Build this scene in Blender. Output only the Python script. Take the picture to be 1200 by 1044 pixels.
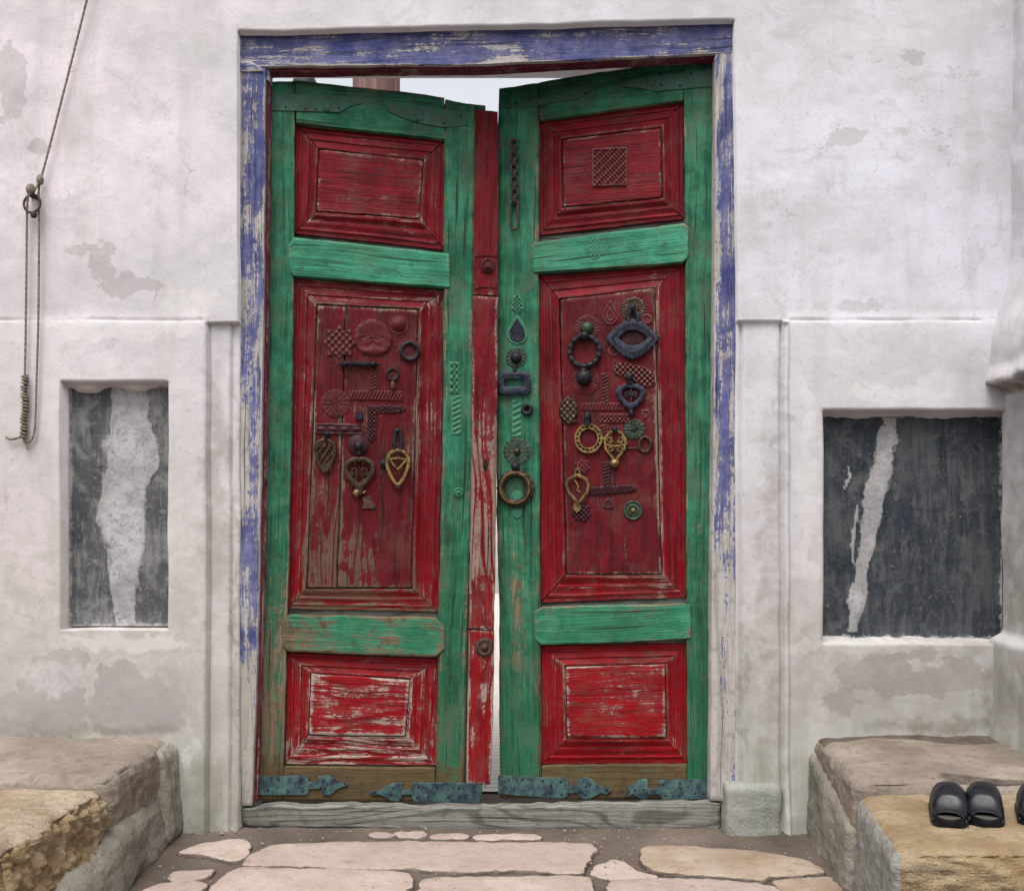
import bpy, bmesh, math, random
import numpy as np
for o in list(bpy.data.objects): bpy.data.objects.remove(o)
scn = bpy.context.scene
C = scn.collection
R = math.radians
# ------------------------------------------------------------------ camera
F, CX, CY, D, CZ = 1200.0, 590.0, 620.0, 3.0, 0.895      # focal (px of the 1200 px photo), principal point, distance, height
cam_d = bpy.data.cameras.new('camera'); cam = bpy.data.objects.new('camera', cam_d); C.objects.link(cam)
cam.location = (0, -D, CZ); cam.rotation_euler = (R(90), 0, 0)
cam_d.sensor_width = 36; cam_d.lens = 36.0*F/1200
cam_d.shift_x = (600-CX)/1200; cam_d.shift_y = (CY-522)/1200
cam_d.clip_start = 0.05; cam_d.clip_end = 500
scn.camera = cam
# ------------------------------------------------------------------ sky, sun, exposure
SUN_EL, SUN_AZ = 64, 200          # azimuth the light comes from, degrees clockwise from +Y; a veiled sun high above the street
w = bpy.data.worlds.new('World'); scn.world = w; w.use_nodes = True
nt = w.node_tree; bg = nt.nodes['Background']
sky = nt.nodes.new('ShaderNodeTexSky'); sky.sky_type = 'NISHITA'; sky.sun_disc = False
sky.sun_elevation = R(SUN_EL); sky.sun_rotation = R(SUN_AZ)
sky.air_density = 1.0; sky.dust_density = 6.0; sky.ozone_density = 1.0
hsv = nt.nodes.new('ShaderNodeHueSaturation'); hsv.inputs['Saturation'].default_value = .22; hsv.inputs['Value'].default_value = 1.0     # overcast: the blue is veiled by cloud
nt.links.new(sky.outputs[0], hsv.inputs['Color']); nt.links.new(hsv.outputs[0], bg.inputs[0]); bg.inputs[1].default_value = 0.15
sd = bpy.data.lights.new('sun', 'SUN'); sun = bpy.data.objects.new('sun', sd); C.objects.link(sun)
sd.energy = 0.75; sd.angle = R(34); sd.color = (1.0, 0.955, 0.90)
sun.rotation_euler = (R(90-SUN_EL), 0, R(180-SUN_AZ)); sun.location = (0, -4, 6)
scn.view_settings.view_transform = 'Standard'; scn.view_settings.look = 'None'
scn.view_settings.exposure = 1.0; scn.view_settings.gamma = 1.0
try: scn.view_settings.use_curve_mapping = False
except Exception: pass
scn.render.engine = 'CYCLES'
scn.cycles.diffuse_bounces = 3
# ------------------------------------------------------------------ numeric noise
rng = np.random.RandomState(7)
PERM = np.concatenate([rng.permutation(256)]*2); VAL = rng.rand(256)
def vn3(x, y, z=0.0, seed=0):
    x = np.asarray(x, float)+seed*17.13; y = np.asarray(y, float)+seed*7.7; z = np.asarray(z, float)+seed*3.1
    x, y, z = np.broadcast_arrays(x, y, z)
    xi = np.floor(x).astype(int); yi = np.floor(y).astype(int); zi = np.floor(z).astype(int)
    fx, fy, fz = x-xi, y-yi, z-zi
    fx, fy, fz = [f*f*(3-2*f) for f in (fx, fy, fz)]
    def h(a, b, c): return VAL[PERM[(PERM[(PERM[a & 255]+b) & 255]+c) & 255]]
    r = 0
    for i in (0, 1):
        for j in (0, 1):
            for k in (0, 1):
                r = r + h(xi+i, yi+j, zi+k)*(fx if i else 1-fx)*(fy if j else 1-fy)*(fz if k else 1-fz)
    return r
def fbm(x, y, z=0.0, oct=4, seed=0, g=0.5):
    a, s, t = 1.0, 0, 0
    x = np.asarray(x, float); y = np.asarray(y, float); z = np.asarray(z, float)
    for i in range(oct):
        s = s+a*vn3(x, y, z, seed+i*5); t += a; a *= g; x = x*2.03; y = y*2.03; z = z*2.03
    return s/t
def sstep(a, b, x):
    t = np.clip((x-a)/(b-a), 0, 1); return t*t*(3-2*t)
# ------------------------------------------------------------------ scene helpers
def tag(o, label, cat, group=None):
    o['label'] = label; o['category'] = cat
    if group: o['group'] = group
    return o
def empty(name, loc=(0, 0, 0), rz=0):
    o = bpy.data.objects.new(name, None); C.objects.link(o); o.location = loc; o.rotation_euler = (0, 0, rz); o.empty_display_size = .1
    return o
def mk(name, verts, faces, mat, parent=None, smooth=True, attrs=None, sharp=None, recalc=False, world=False):
    me = bpy.data.meshes.new(name)
    v = verts.tolist() if isinstance(verts, np.ndarray) else verts
    f = faces.tolist() if isinstance(faces, np.ndarray) else faces
    me.from_pydata(v, [], f); me.update()
    if recalc:
        bm = bmesh.new(); bm.from_mesh(me); bmesh.ops.recalc_face_normals(bm, faces=bm.faces); bm.to_mesh(me); bm.free()
    if smooth:
        me.polygons.foreach_set('use_smooth', [True]*len(me.polygons))
        if sharp is not None: me.set_sharp_from_angle(angle=R(sharp))
    for k, a in (attrs or {}).items():
        a = np.asarray(a, np.float32)
        if a.ndim == 1:
            at = me.attributes.new(k, 'FLOAT', 'POINT'); at.data.foreach_set('value', a)
        else:
            at = me.attributes.new(k, 'FLOAT_VECTOR', 'POINT'); at.data.foreach_set('vector', a.ravel())
    me.materials.append(mat)
    o = bpy.data.objects.new(name, me); C.objects.link(o)
    if parent: o.parent = parent
    return o
# ------------------------------------------------------------------ material helpers
ALB = .70      # overall reflectance of this dusty street
class NT:
    def __init__(s, name):
        s.m = bpy.data.materials.new(name); s.m.use_nodes = True; s.t = s.m.node_tree; s.b = s.t.nodes['Principled BSDF']
        s.tc = None
    def node(s, ty): return s.t.nodes.new(ty)
    def put(s, sock, v):
        if v is None: return
        if isinstance(v, bpy.types.NodeSocket): s.t.links.new(v, sock)
        elif isinstance(v, (tuple, list)) and sock.type == 'RGBA' and len(v) == 3: sock.default_value = (*[c*ALB for c in v], 1)
        else: sock.default_value = v
    def obj(s):
        if not s.tc: s.tc = s.node('ShaderNodeTexCoord')
        return s.tc.outputs['Object']
    def rnd(s):
        n = s.node('ShaderNodeObjectInfo'); return n.outputs['Random']
    def attr(s, name, out='Fac'):
        n = s.node('ShaderNodeAttribute'); n.attribute_name = name; return n.outputs[out]
    def sep(s, v):
        n = s.node('ShaderNodeSeparateXYZ'); s.put(n.inputs[0], v); return n.outputs
    def mapv(s, v, scale=(1, 1, 1), loc=(0, 0, 0), rot=(0, 0, 0)):
        n = s.node('ShaderNodeMapping'); s.put(n.inputs[0], v); s.put(n.inputs[1], loc); s.put(n.inputs[2], rot); s.put(n.inputs[3], scale); return n.outputs[0]
    def vadd(s, a, b):
        n = s.node('ShaderNodeVectorMath'); n.operation = 'ADD'; s.put(n.inputs[0], a); s.put(n.inputs[1], b); return n.outputs[0]
    def vmul(s, a, b):
        n = s.node('ShaderNodeVectorMath'); n.operation = 'MULTIPLY'; s.put(n.inputs[0], a); s.put(n.inputs[1], b); return n.outputs[0]
    def noise(s, v, scale, detail=4, rough=.55, dist=0, col=False):
        n = s.node('ShaderNodeTexNoise'); s.put(n.inputs['Vector'], v); n.inputs['Scale'].default_value = scale
        n.inputs['Detail'].default_value = detail; n.inputs['Roughness'].default_value = rough; n.inputs['Distortion'].default_value = dist
        return n.outputs['Color' if col else 'Fac']
    def voro(s, v, scale, feat='F1', rnd=1):
        n = s.node('ShaderNodeTexVoronoi'); n.feature = feat; s.put(n.inputs['Vector'], v); n.inputs['Scale'].default_value = scale
        n.inputs['Randomness'].default_value = rnd
        return n.outputs['Distance']
    def ma(s, op, a, b=None, c=None, clamp=False):
        n = s.node('ShaderNodeMath'); n.operation = op; n.use_clamp = clamp
        s.put(n.inputs[0], a); s.put(n.inputs[1], b); s.put(n.inputs[2], c); return n.outputs[0]
    def mr(s, v, a, b, c=0, d=1, smooth=True):
        n = s.node('ShaderNodeMapRange'); n.interpolation_type = 'SMOOTHSTEP' if smooth else 'LINEAR'
        s.put(n.inputs[0], v); n.inputs[1].default_value = a; n.inputs[2].default_value = b; n.inputs[3].default_value = c; n.inputs[4].default_value = d
        return n.outputs[0]
    def ramp(s, v, stops):
        n = s.node('ShaderNodeValToRGB'); s.put(n.inputs[0], v); e = n.color_ramp.elements
        while len(e) > len(stops): e.remove(e[-1])
        while len(e) < len(stops): e.new(1)
        for i, (p, c) in enumerate(stops): e[i].position = p; e[i].color = (*[q*ALB for q in c], 1)
        return n.outputs[0]
    def mix(s, f, a, b, mode='MIX'):
        n = s.node('ShaderNodeMix'); n.data_type = 'RGBA'; n.blend_type = mode
        s.put(n.inputs[0], f); s.put(n.inputs[6], a); s.put(n.inputs[7], b); return n.outputs[2]
    def bump(s, h, strength=.5, dist=.01, normal=None):
        n = s.node('ShaderNodeBump'); s.put(n.inputs['Height'], h); n.inputs['Strength'].default_value = strength; n.inputs['Distance'].default_value = dist
        s.put(n.inputs['Normal'], normal); return n.outputs[0]
    def done(s, col, rough=.8, normal=None, metal=0, spec=.3):
        s.put(s.b.inputs['Base Color'], col); s.put(s.b.inputs['Roughness'], rough); s.put(s.b.inputs['Normal'], normal)
        s.put(s.b.inputs['Metallic'], metal); s.put(s.b.inputs['Specular IOR Level'], spec); return s.m

def wood_mat(name, paint, paint2, pale, brown, chip=0.0, rough=.55, bumpk=1.0, streakk=1.0, ringk=.42, low=None, dark=.42, ringmask=.9, dust=.32):
    """weathered paint over bare timber; guv = (along the grain, across, 0) metres; w = (wear, brown, edge)"""
    s = NT(name)
    g = s.attr('guv', 'Vector'); W = s.sep(s.attr('w', 'Vector'))
    gw = s.vadd(g, s.vmul(s.noise(s.mapv(g, (1.4, 7, 1)), 1, 1, col=True), (0, .05, 0)))
    grain = s.noise(s.mapv(gw, (7, 210, 1)), 1, 2, .6)
    grain2 = s.noise(s.mapv(gw, (2.4, 60, 1)), 1, 3, .65)
    streak = s.noise(s.mapv(g, (4.0, 34, 1)), 1, 4, .65)
    blotch = s.noise(g, 11, 4, .65)
    fine = s.noise(s.mapv(g, (80, 190, 1)), 1, 3, .65)
    gy = s.sep(g)
    ring = s.ma('SINE', s.ma('MULTIPLY_ADD', s.noise(s.mapv(g, (1.7, 9, 1)), 1, 1, .45), 60.0, s.ma('MULTIPLY', gy[1], 150.0)))
    ringl = s.mr(ring, .35, 1.0)
    dirt = s.noise(g, 30, 4, .7)
    comb = s.ma('ADD', s.ma('MULTIPLY_ADD', s.ma('SUBTRACT', streak, .5), 1.35*streakk, s.ma('MULTIPLY', s.ma('SUBTRACT', grain, .5), 1.0)),
                s.ma('MULTIPLY_ADD', s.ma('SUBTRACT', blotch, .5), 1.3, s.ma('MULTIPLY', s.ma('SUBTRACT', fine, .5), .9)))
    comb = s.ma('ADD', comb, s.ma('MULTIPLY', ringl, s.ma('MULTIPLY', s.ma('MAXIMUM', W[0], 0), -ringmask)))
    comb = s.ma('MULTIPLY_ADD', s.ma('SUBTRACT', dirt, .5), 1.1, comb)
    e = s.ma('ADD', comb, s.ma('MULTIPLY_ADD', W[2], .42, W[0]))
    bare = s.mr(e, .47+chip, .53+chip)
    thin = s.mr(e, .05+chip, .50+chip)
    pc = s.mix(s.mr(blotch, .34, .66), paint, paint2)
    if low: pc = s.mix(s.mr(s.ma('MULTIPLY_ADD', s.ma('SUBTRACT', blotch, .5), .8, s.sep(s.obj())[2]), 1.15, .35, 0, .85), pc, low)
    pc = s.mix(s.mr(streak, .42, .70, 0, .75), pc, tuple(c*dark for c in paint))
    pc = s.mix(s.ma('MULTIPLY', thin, .26), pc, s.mix(.5, paint2, s.mix(W[1], pale, brown)))
    pc = s.mix(s.mr(grain2, .50, .72, 0, .60), pc, tuple(c*.30 for c in paint))
    pc = s.mix(s.mr(grain, .30, .46, .35, 0), pc, tuple(c*1.5+.002 for c in paint2))
    pc = s.mix(s.mr(fine, .56, .72, 0, .45), pc, tuple(c*.35 for c in paint))
    pc = s.mix(s.mr(dirt, .52, .74, 0, .62), pc, (.045, .036, .030))
    pc = s.mix(s.mr(s.noise(g, 7, 5, .72), .48, .66, 0, dust), pc, s.mix(.5, paint, (.17, .145, .11)))
    bw = s.mix(W[1], pale, brown)
    bw = s.mix(s.mr(grain2, .42, .66, 0, .55), bw, s.mix(.5, brown, (.05, .04, .03)))
    bw = s.mix(s.ma('MULTIPLY', ringl, ringk), bw, s.mix(.6, brown, (.04, .03, .025)))
    bw = s.mix(s.mr(dirt, .48, .72, 0, .55), bw, tuple(c*.35 for c in brown))
    crack = s.mr(s.noise(s.mapv(gw, (2.4, 120, 1)), 1, 1, .5), .66, .70)
    col = s.mix(bare, pc, bw)
    col = s.mix(s.ma('MULTIPLY', crack, .75), col, (.02, .015, .012))
    h = s.ma('ADD', s.ma('MULTIPLY', grain, .5), s.ma('MULTIPLY', grain2, .8))
    h = s.ma('ADD', h, s.ma('MULTIPLY', blotch, .9))
    h = s.ma('ADD', h, s.ma('MULTIPLY', fine, .5))
    nb = s.bump(h, .85*bumpk, .0035)
    ro = s.mr(bare, 0, 1, rough, .88)
    return s.done(col, ro, nb, 0, .10)

def simple_metal(name, c1, c2, c3, metal=.55, rough=.5, scale=60, t=(.4, .62), bumpd=.0015, worn=None):
    s = NT(name); v = s.obj()
    n1 = s.noise(v, scale, 4, .65); n2 = s.noise(v, scale*3, 3, .6)
    col = s.mix(s.mr(n1, t[0], t[1]), c1, c2); col = s.mix(s.mr(n2, .55, .75), col, c3)
    if worn:      # raised relief tinted paler in place of dark crevice shading, also as rubbed paint
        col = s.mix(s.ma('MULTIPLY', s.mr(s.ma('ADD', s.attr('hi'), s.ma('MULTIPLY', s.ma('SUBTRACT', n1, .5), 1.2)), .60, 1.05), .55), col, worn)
    return s.done(col, s.mr(n1, .3, .7, rough-.12, rough+.2), s.bump(s.ma('ADD', n1, n2), .3, bumpd*.5), metal, .22)

GREEN = wood_mat('green_paint', (.017, .118, .064), (.048, .245, .142), (.40, .32, .23), (.125, .088, .042), chip=.03, low=(.022, .118, .060), ringmask=.15, dust=.6)
GREEN_L = wood_mat('light_green_paint', (.034, .225, .130), (.070, .345, .215), (.42, .36, .27), (.13, .095, .045), chip=.03, low=(.020, .135, .068), dark=.55, ringmask=.2)
RED = wood_mat('red_paint', (.150, .004, .009), (.220, .008, .016), (.48, .36, .31), (.17, .10, .065), chip=.02, low=(.290, .004, .008))
RED_D = wood_mat('dirty_red_paint', (.095, .005, .009), (.150, .009, .015), (.42, .30, .25), (.135, .080, .052), chip=.01, low=(.135, .010, .014))
BLUE = wood_mat('blue_paint', (.062, .075, .235), (.185, .19, .36), (.56, .53, .53), (.44, .41, .36), chip=-.09, rough=.75, streakk=1.7, ringk=.2, ringmask=.05)
REDEDGE = wood_mat('red_edge_paint', (.12, .012, .035), (.18, .022, .05), (.42, .36, .33), (.2, .14, .1), chip=.06)
GREYWOOD = wood_mat('grey_weathered_wood', (.20, .21, .185), (.27, .27, .245), (.295, .295, .265), (.17, .17, .15), chip=-1.2, rough=.85, bumpk=1.2, ringk=.75)
DARKWOOD = wood_mat('dark_post_wood', (.03, .028, .035), (.04, .035, .04), (.04, .035, .04), (.03, .025, .025), chip=.3)
IRON = simple_metal('dark_iron', (.010, .010, .014), (.022, .023, .032), (.04, .028, .024), .15, .55)
STEEL = simple_metal('blue_grey_iron', (.018, .022, .038), (.042, .049, .076), (.012, .012, .018), .25, .45, 45)
BRASS = simple_metal('tarnished_brass', (.36, .25, .095), (.12, .08, .034), (.03, .02, .012), .6, .38, 50)
BRONZE = simple_metal('dull_bronze', (.070, .044, .028), (.030, .019, .013), (.20, .13, .06), .45, .42, 55)
VERDI = simple_metal('verdigris_plate', (.095, .185, .165), (.030, .040, .070), (.018, .020, .032), .25, .6, 42, (.34, .70))
VGREEN = simple_metal('green_copper', (.045, .080, .056), (.028, .042, .032), (.085, .085, .055), .3, .6)
RUST = simple_metal('rusty_iron', (.105, .06, .045), (.06, .035, .035), (.16, .10, .08), .3, .7)
LINK = simple_metal('chain_iron', (.065, .042, .042), (.10, .07, .065), (.03, .022, .025), .5, .6)
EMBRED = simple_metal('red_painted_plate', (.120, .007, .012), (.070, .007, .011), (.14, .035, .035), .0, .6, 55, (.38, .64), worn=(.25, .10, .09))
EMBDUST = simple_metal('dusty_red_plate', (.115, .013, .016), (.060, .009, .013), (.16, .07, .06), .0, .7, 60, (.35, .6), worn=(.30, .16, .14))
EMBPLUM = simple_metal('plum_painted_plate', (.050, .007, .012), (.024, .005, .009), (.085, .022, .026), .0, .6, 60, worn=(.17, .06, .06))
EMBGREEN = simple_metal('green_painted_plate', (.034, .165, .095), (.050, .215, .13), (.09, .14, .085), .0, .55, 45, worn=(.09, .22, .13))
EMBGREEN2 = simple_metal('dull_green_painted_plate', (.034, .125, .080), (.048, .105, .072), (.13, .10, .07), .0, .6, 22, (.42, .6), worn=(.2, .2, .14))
BLACKHOLE = NT('nail_hole').done((.012, .010, .010), .9)

def plaster_mat():
    global ALB
    ALB = .86
    s = NT('plaster'); v = s.obj(); a = s.sep(s.attr('m', 'Vector'))
    n0 = s.noise(v, .9, 2, .5); n1 = s.noise(v, 3.4, 5, .66); n2 = s.noise(v, 15, 6, .7); n3 = s.noise(v, 100, 3, .65)
    st = s.noise(s.mapv(v, (13, 13, 1.6)), 1, 5, .6)
    side = s.mr(s.sep(v)[0], -1.3, .6)
    base = s.mix(side, (.690, .625, .648), (.625, .622, .690))
    col = s.mix(s.mr(n1, .36, .62), s.mix(.62, base, (.44, .43, .435)), base)
    col = s.mix(s.mr(n0, .38, .66, 0, .40), col, (.53, .52, .525))
    col = s.mix(s.mr(s.noise(s.vadd(v, (3, 1, 8)), 5, 6, .72, .8), .52, .66, 0, .55), col, (.44, .43, .435))
    col = s.mix(s.mr(st, .50, .72, 0, .36), col, (.43, .42, .405))
    col = s.mix(s.mr(n2, .56, .74, 0, .4), col, (.70, .69, .69))
    col = s.mix(s.mr(n2, .44, .28, 0, .45), col, (.40, .39, .385))
    z = s.sep(v)[2]
    # grimy lower wall, colder and greener near the ground
    low = s.mr(s.ma('MULTIPLY_ADD', n0, .9, z), 2.25, .95); low2 = s.mr(s.ma('MULTIPLY_ADD', n1, -.6, z), .50, -.20)
    col = s.mix(s.ma('MULTIPLY', low, s.mr(n2, .3, .65, .35, .85)), col, (.385, .355, .33))
    col = s.mix(s.ma('MULTIPLY', low2, s.mr(st, .3, .62, .30, .80)), col, (.255, .262, .222))
    # exposed grey render
    pm = s.mr(s.ma('ADD', a[0], s.ma('ADD', s.ma('MULTIPLY', s.ma('SUBTRACT', n2, .5), 1.5), s.ma('MULTIPLY', s.ma('SUBTRACT', n3, .5), .5))), .40, .64)
    col = s.mix(s.ma('MULTIPLY', pm, s.mr(z, 1.4, .9, .42, .80)), col, s.mix(s.mr(n1, .4, .6), (.285, .262, .258), (.345, .32, .312)))
    # bright limewash runs
    wm = s.mr(s.ma('ADD', a[1], s.ma('MULTIPLY', s.ma('SUBTRACT', n2, .5), 1.6)), .25, .85)
    col = s.mix(s.ma('MULTIPLY', wm, .42), col, (.66, .645, .64))
    # dirt / damp
    dm = s.ma('MULTIPLY', a[2], s.mr(s.ma('ADD', n2, s.ma('MULTIPLY', st, .5)), .45, .95, .25, 1))
    col = s.mix(dm, col, (.17, .155, .115))
    vd = s.voro(s.vadd(v, s.vmul(s.noise(v, 6, 4, .6, col=True), (.16, .16, .16))), 2.3, 'DISTANCE_TO_EDGE')
    crk = s.ma('MULTIPLY', s.mr(vd, .0018, .005, 1, 0), s.mr(n1, .56, .64))
    col = s.mix(s.ma('MULTIPLY', crk, .5), col, (.24, .22, .21))
    col = s.mix(s.mr(n3, .56, .74, 0, .38), col, (.30, .28, .27))
    col = s.mix(s.mr(n3, .42, .28, 0, .10), col, (.74, .71, .72))
    h = s.ma('ADD', s.ma('MULTIPLY', n2, 1.1), s.ma('MULTIPLY', n3, .28))
    h = s.ma('ADD', h, s.ma('MULTIPLY', st, .3))
    return s.done(col, .92, s.bump(h, .45, .0035), 0, .12)
PLASTER = plaster_mat(); ALB = .70

def slate_mat(name, dark, dark2, haze, hz):
    s = NT(name); v = s.obj(); a = s.sep(s.attr('m', 'Vector'))
    n1 = s.noise(v, 6, 5, .65); n2 = s.noise(v, 40, 6, .72); n3 = s.noise(v, 160, 3, .65)
    st = s.noise(s.mapv(v, (34, 34, 5)), 1, 5, .72); dg = s.noise(s.mapv(v, (70, 70, 10), rot=(0, R(24), 0)), 1, 4, .65)
    col = s.mix(s.mr(n1, .35, .65), dark, dark2)
    col = s.mix(s.mr(st, .50, .68, 0, .45), col, (.105, .098, .085))
    col = s.mix(s.mr(s.noise(v, 14, 5, .7, .5), .50, .64, 0, .6), col, haze)
    col = s.mix(s.mr(st, .46, .34, 0, .55), col, tuple(c*.35 for c in dark))
    col = s.mix(s.mr(s.ma('ADD', s.ma('MULTIPLY', n1, .6), s.ma('MULTIPLY', dg, .6)), .55, .74, 0, hz), col, haze)
    col = s.mix(s.mr(n2, .58, .68, 0, .62), col, (.20, .185, .155))
    col = s.mix(s.mr(n3, .60, .72, 0, .55), col, (.27, .26, .235))
    wm = s.mr(s.ma('ADD', a[1], s.ma('ADD', s.ma('MULTIPLY', s.ma('SUBTRACT', n2, .5), 2.3), s.ma('MULTIPLY', s.ma('SUBTRACT', st, .5), 1.3))), .36, .86)
    wc = s.mix(s.mr(n1, .38, .62), (.38, .37, .37), (.55, .54, .54)); wc = s.mix(s.mr(n2, .46, .64, 0, .55), wc, (.25, .24, .235)); wc = s.mix(s.mr(n3, .56, .7, 0, .4), wc, (.22, .21, .2))
    col = s.mix(s.ma('MULTIPLY', wm, .92), col, wc)
    h = s.ma('ADD', s.ma('MULTIPLY', n2, 1.0), s.ma('MULTIPLY', st, .9))
    return s.done(col, .8, s.bump(h, .8, .006), 0, .2)
SLATE_L = slate_mat('grey_lime_smeared_board', (.075, .077, .086), (.125, .126, .134), (.28, .275, .28), .7)
SLATE_R = slate_mat('dark_board', (.028, .038, .052), (.046, .056, .068), (.12, .125, .125), .6)

def stone_mat(name, c1, c2, c3, dirtc, pit=1.0, scale=1.0, lay=0.0):
    s = NT(name); v = s.obj()
    v = s.vadd(v, s.vmul(s.node('ShaderNodeObjectInfo').outputs['Location'], (1, 1, 1)))
    n1 = s.noise(v, 5*scale, 6, .62); n2 = s.noise(v, 26*scale, 7, .7); n3 = s.noise(v, 110*scale, 4, .65)
    ly = s.noise(s.mapv(v, (5, 5, 42)), 1, 5, .65)
    col = s.ramp(n1, [(.34, c1), (.52, c2), (.68, c3)])
    vs = s.noise(s.mapv(v, (30, 30, 4)), 1, 4, .65); col = s.mix(s.mr(vs, .5, .7, 0, .4), col, dirtc)
    col = s.mix(s.mr(n2, .50, .70, 0, .55), col, dirtc)
    col = s.mix(s.mr(n3, .58, .74, 0, .45), col, tuple(c*.4 for c in c2))
    col = s.mix(s.mr(s.noise(v, 2.2*scale, 4, .6), .52, .68, 0, .5), col, s.mix(.5, c2, dirtc))
    col = s.mix(s.mr(s.rnd(), 0, 1, 0, .38, False), col, tuple(c*.62 for c in c1))
    a = s.sep(s.attr('m', 'Vector'))
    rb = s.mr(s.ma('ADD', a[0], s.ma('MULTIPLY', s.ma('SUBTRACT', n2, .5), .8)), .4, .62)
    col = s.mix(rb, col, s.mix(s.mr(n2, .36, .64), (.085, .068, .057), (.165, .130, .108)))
    gr = s.mr(s.ma('ADD', a[1], s.ma('MULTIPLY', s.ma('SUBTRACT', n2, .5), .8)), .4, .62)
    col = s.mix(gr, col, s.mix(s.mr(n2, .36, .64), (.26, .27, .25), (.40, .39, .365)))
    wt_ = s.mr(s.ma('ADD', a[2], s.ma('MULTIPLY', s.ma('SUBTRACT', n2, .5), .9)), .35, .7)
    tp = s.mix(s.mr(n1, .38, .62), (.36, .275, .185), (.52, .425, .315)); tp = s.mix(s.mr(n2, .48, .66, 0, .6), tp, (.23, .165, .11)); tp = s.mix(s.mr(s.noise(s.mapv(v, (3, 30, 30)), 1, 4, .6), .5, .7, 0, .4), tp, (.28, .23, .20))
    col = s.mix(wt_, col, tp)
    h = s.ma('ADD', s.ma('MULTIPLY', n2, 1.3), s.ma('MULTIPLY', n3, .7)); h = s.ma('ADD', h, s.ma('MULTIPLY', ly, lay))
    return s.done(col, .92, s.bump(h, .7*pit, .008), 0, .12)
GOLD = stone_mat('golden_sandstone', (.32, .215, .11), (.46, .345, .20), (.60, .50, .36), (.15, .10, .06), 1.5, 1.4, 1.1)
BUFF = stone_mat('worn_buff_stone', (.235, .185, .15), (.325, .27, .22), (.41, .35, .295), (.13, .108, .092), 1.2, 1.0, 1.2)
PAVE = stone_mat('pinkish_paving_stone', (.44, .345, .295), (.54, .44, .385), (.60, .50, .445), (.32, .245, .20), 1.0, .8)
PAVE2 = stone_mat('ochre_paving_stone', (.30, .215, .145), (.41, .325, .25), (.47, .39, .32), (.21, .14, .09), .8)
LIME = stone_mat('greenish_limewashed_stone', (.33, .345, .31), (.43, .44, .41), (.52, .52, .49), (.15, .155, .12), .9)
RENDER = stone_mat('grey_render', (.26, .245, .20), (.37, .34, .285), (.48, .44, .39), (.13, .12, .085), 1.3, 1.2)

def earth_mat():
    s = NT('earth'); v = s.obj()
    n1 = s.noise(v, 3, 6, .6); n2 = s.noise(v, 30, 7, .7); n3 = s.noise(v, 160, 4, .7)
    col = s.ramp(n1, [(.35, (.090, .072, .060)), (.52, (.145, .114, .095)), (.70, (.21, .162, .134))])
    col = s.mix(s.mr(n2, .5, .72, 0, .5), col, (.17, .145, .12)); col = s.mix(s.mr(n3, .6, .72, 0, .6), col, (.24, .21, .185))
    return s.done(col, .95, s.bump(s.ma('ADD', n2, s.ma('MULTIPLY', n3, .6)), .8, .008), 0, .1)
EARTH = earth_mat()
def court_mat():
    s = NT('courtyard_paving'); v = s.obj()
    b = s.node('ShaderNodeTexBrick'); s.put(b.inputs['Vector'], v); b.inputs['Scale'].default_value = 4
    for i, c in enumerate([(.66, .60, .55), (.60, .55, .50), (.36, .32, .29)]): s.put(b.inputs[i+1], c)
    n = s.noise(v, 12, 5, .6)
    return s.done(s.mix(s.mr(n, .4, .7, 0, .3), b.outputs[0], (.5, .45, .4)), .9, s.bump(n, .3, .01))
COURT = court_mat()
def twood():
    s = NT('brown_post_wood'); v = s.obj(); n = s.noise(s.mapv(v, (30, 30, 1.5)), 1, 5, .6)
    return s.done(s.ramp(n, [(.35, (.11, .055, .05)), (.55, (.20, .105, .095)), (.7, (.30, .19, .17))]), .8, s.bump(n, .5, .006))
POSTWOOD = twood()
def rope_mat():
    s = NT('hemp_rope'); v = s.obj(); n = s.noise(v, 90, 4, .6)
    return s.done(s.ramp(n, [(.35, (.15, .115, .09)), (.65, (.30, .245, .20))]), .95, s.bump(n, .8, .002))
ROPE = rope_mat()
def leather():
    s = NT('black_leather'); v = s.obj(); n = s.noise(v, 40, 4, .6)
    return s.done(s.mix(s.mr(n, .4, .7), (.004, .004, .007), (.010, .010, .015)), s.mr(n, .3, .7, .30, .5), s.bump(n, .2, .002), 0, .28)
LEATHER = leather()
INSOLE = NT('worn_insole').done((.020, .020, .024), .7)
INSOLE2 = NT('pale_heel_patch').done((.075, .07, .055), .85)

# ------------------------------------------------------------------ planes seen through pixels
class Plane:
    """vertical plane through O turned by th; local x along it, local -y = n towards the street, z up"""
    def __init__(s, px, y0, th):
        s.O = np.array([(px-CX)/F*(D+y0), y0, 0.0]); s.th = th; s.c, s.s = math.cos(th), math.sin(th); s.root = None
    def lp(s, px, py, n=0.0):
        px = np.asarray(px, float); py = np.asarray(py, float); n = np.asarray(n, float)
        dx = (px-CX)/F; dz = (CY-py)/F
        # local y of a point P: -sin*(Px-Ox)+cos*(Py-Oy) = -n ; P = (t dx, -D+t, CZ+t dz)
        t = (-n-s.s*s.O[0]+s.c*(s.O[1]+D))/(-s.s*dx+s.c)
        X = t*dx-s.O[0]; Y = -D+t-s.O[1]
        return s.c*X+s.s*Y, CZ+t*dz
FRAME = Plane(CX, .030, 0.0)
LEFT = Plane(300, .075, R(8.5))
RIGHT = Plane(838, .080, R(-12.0))

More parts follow.
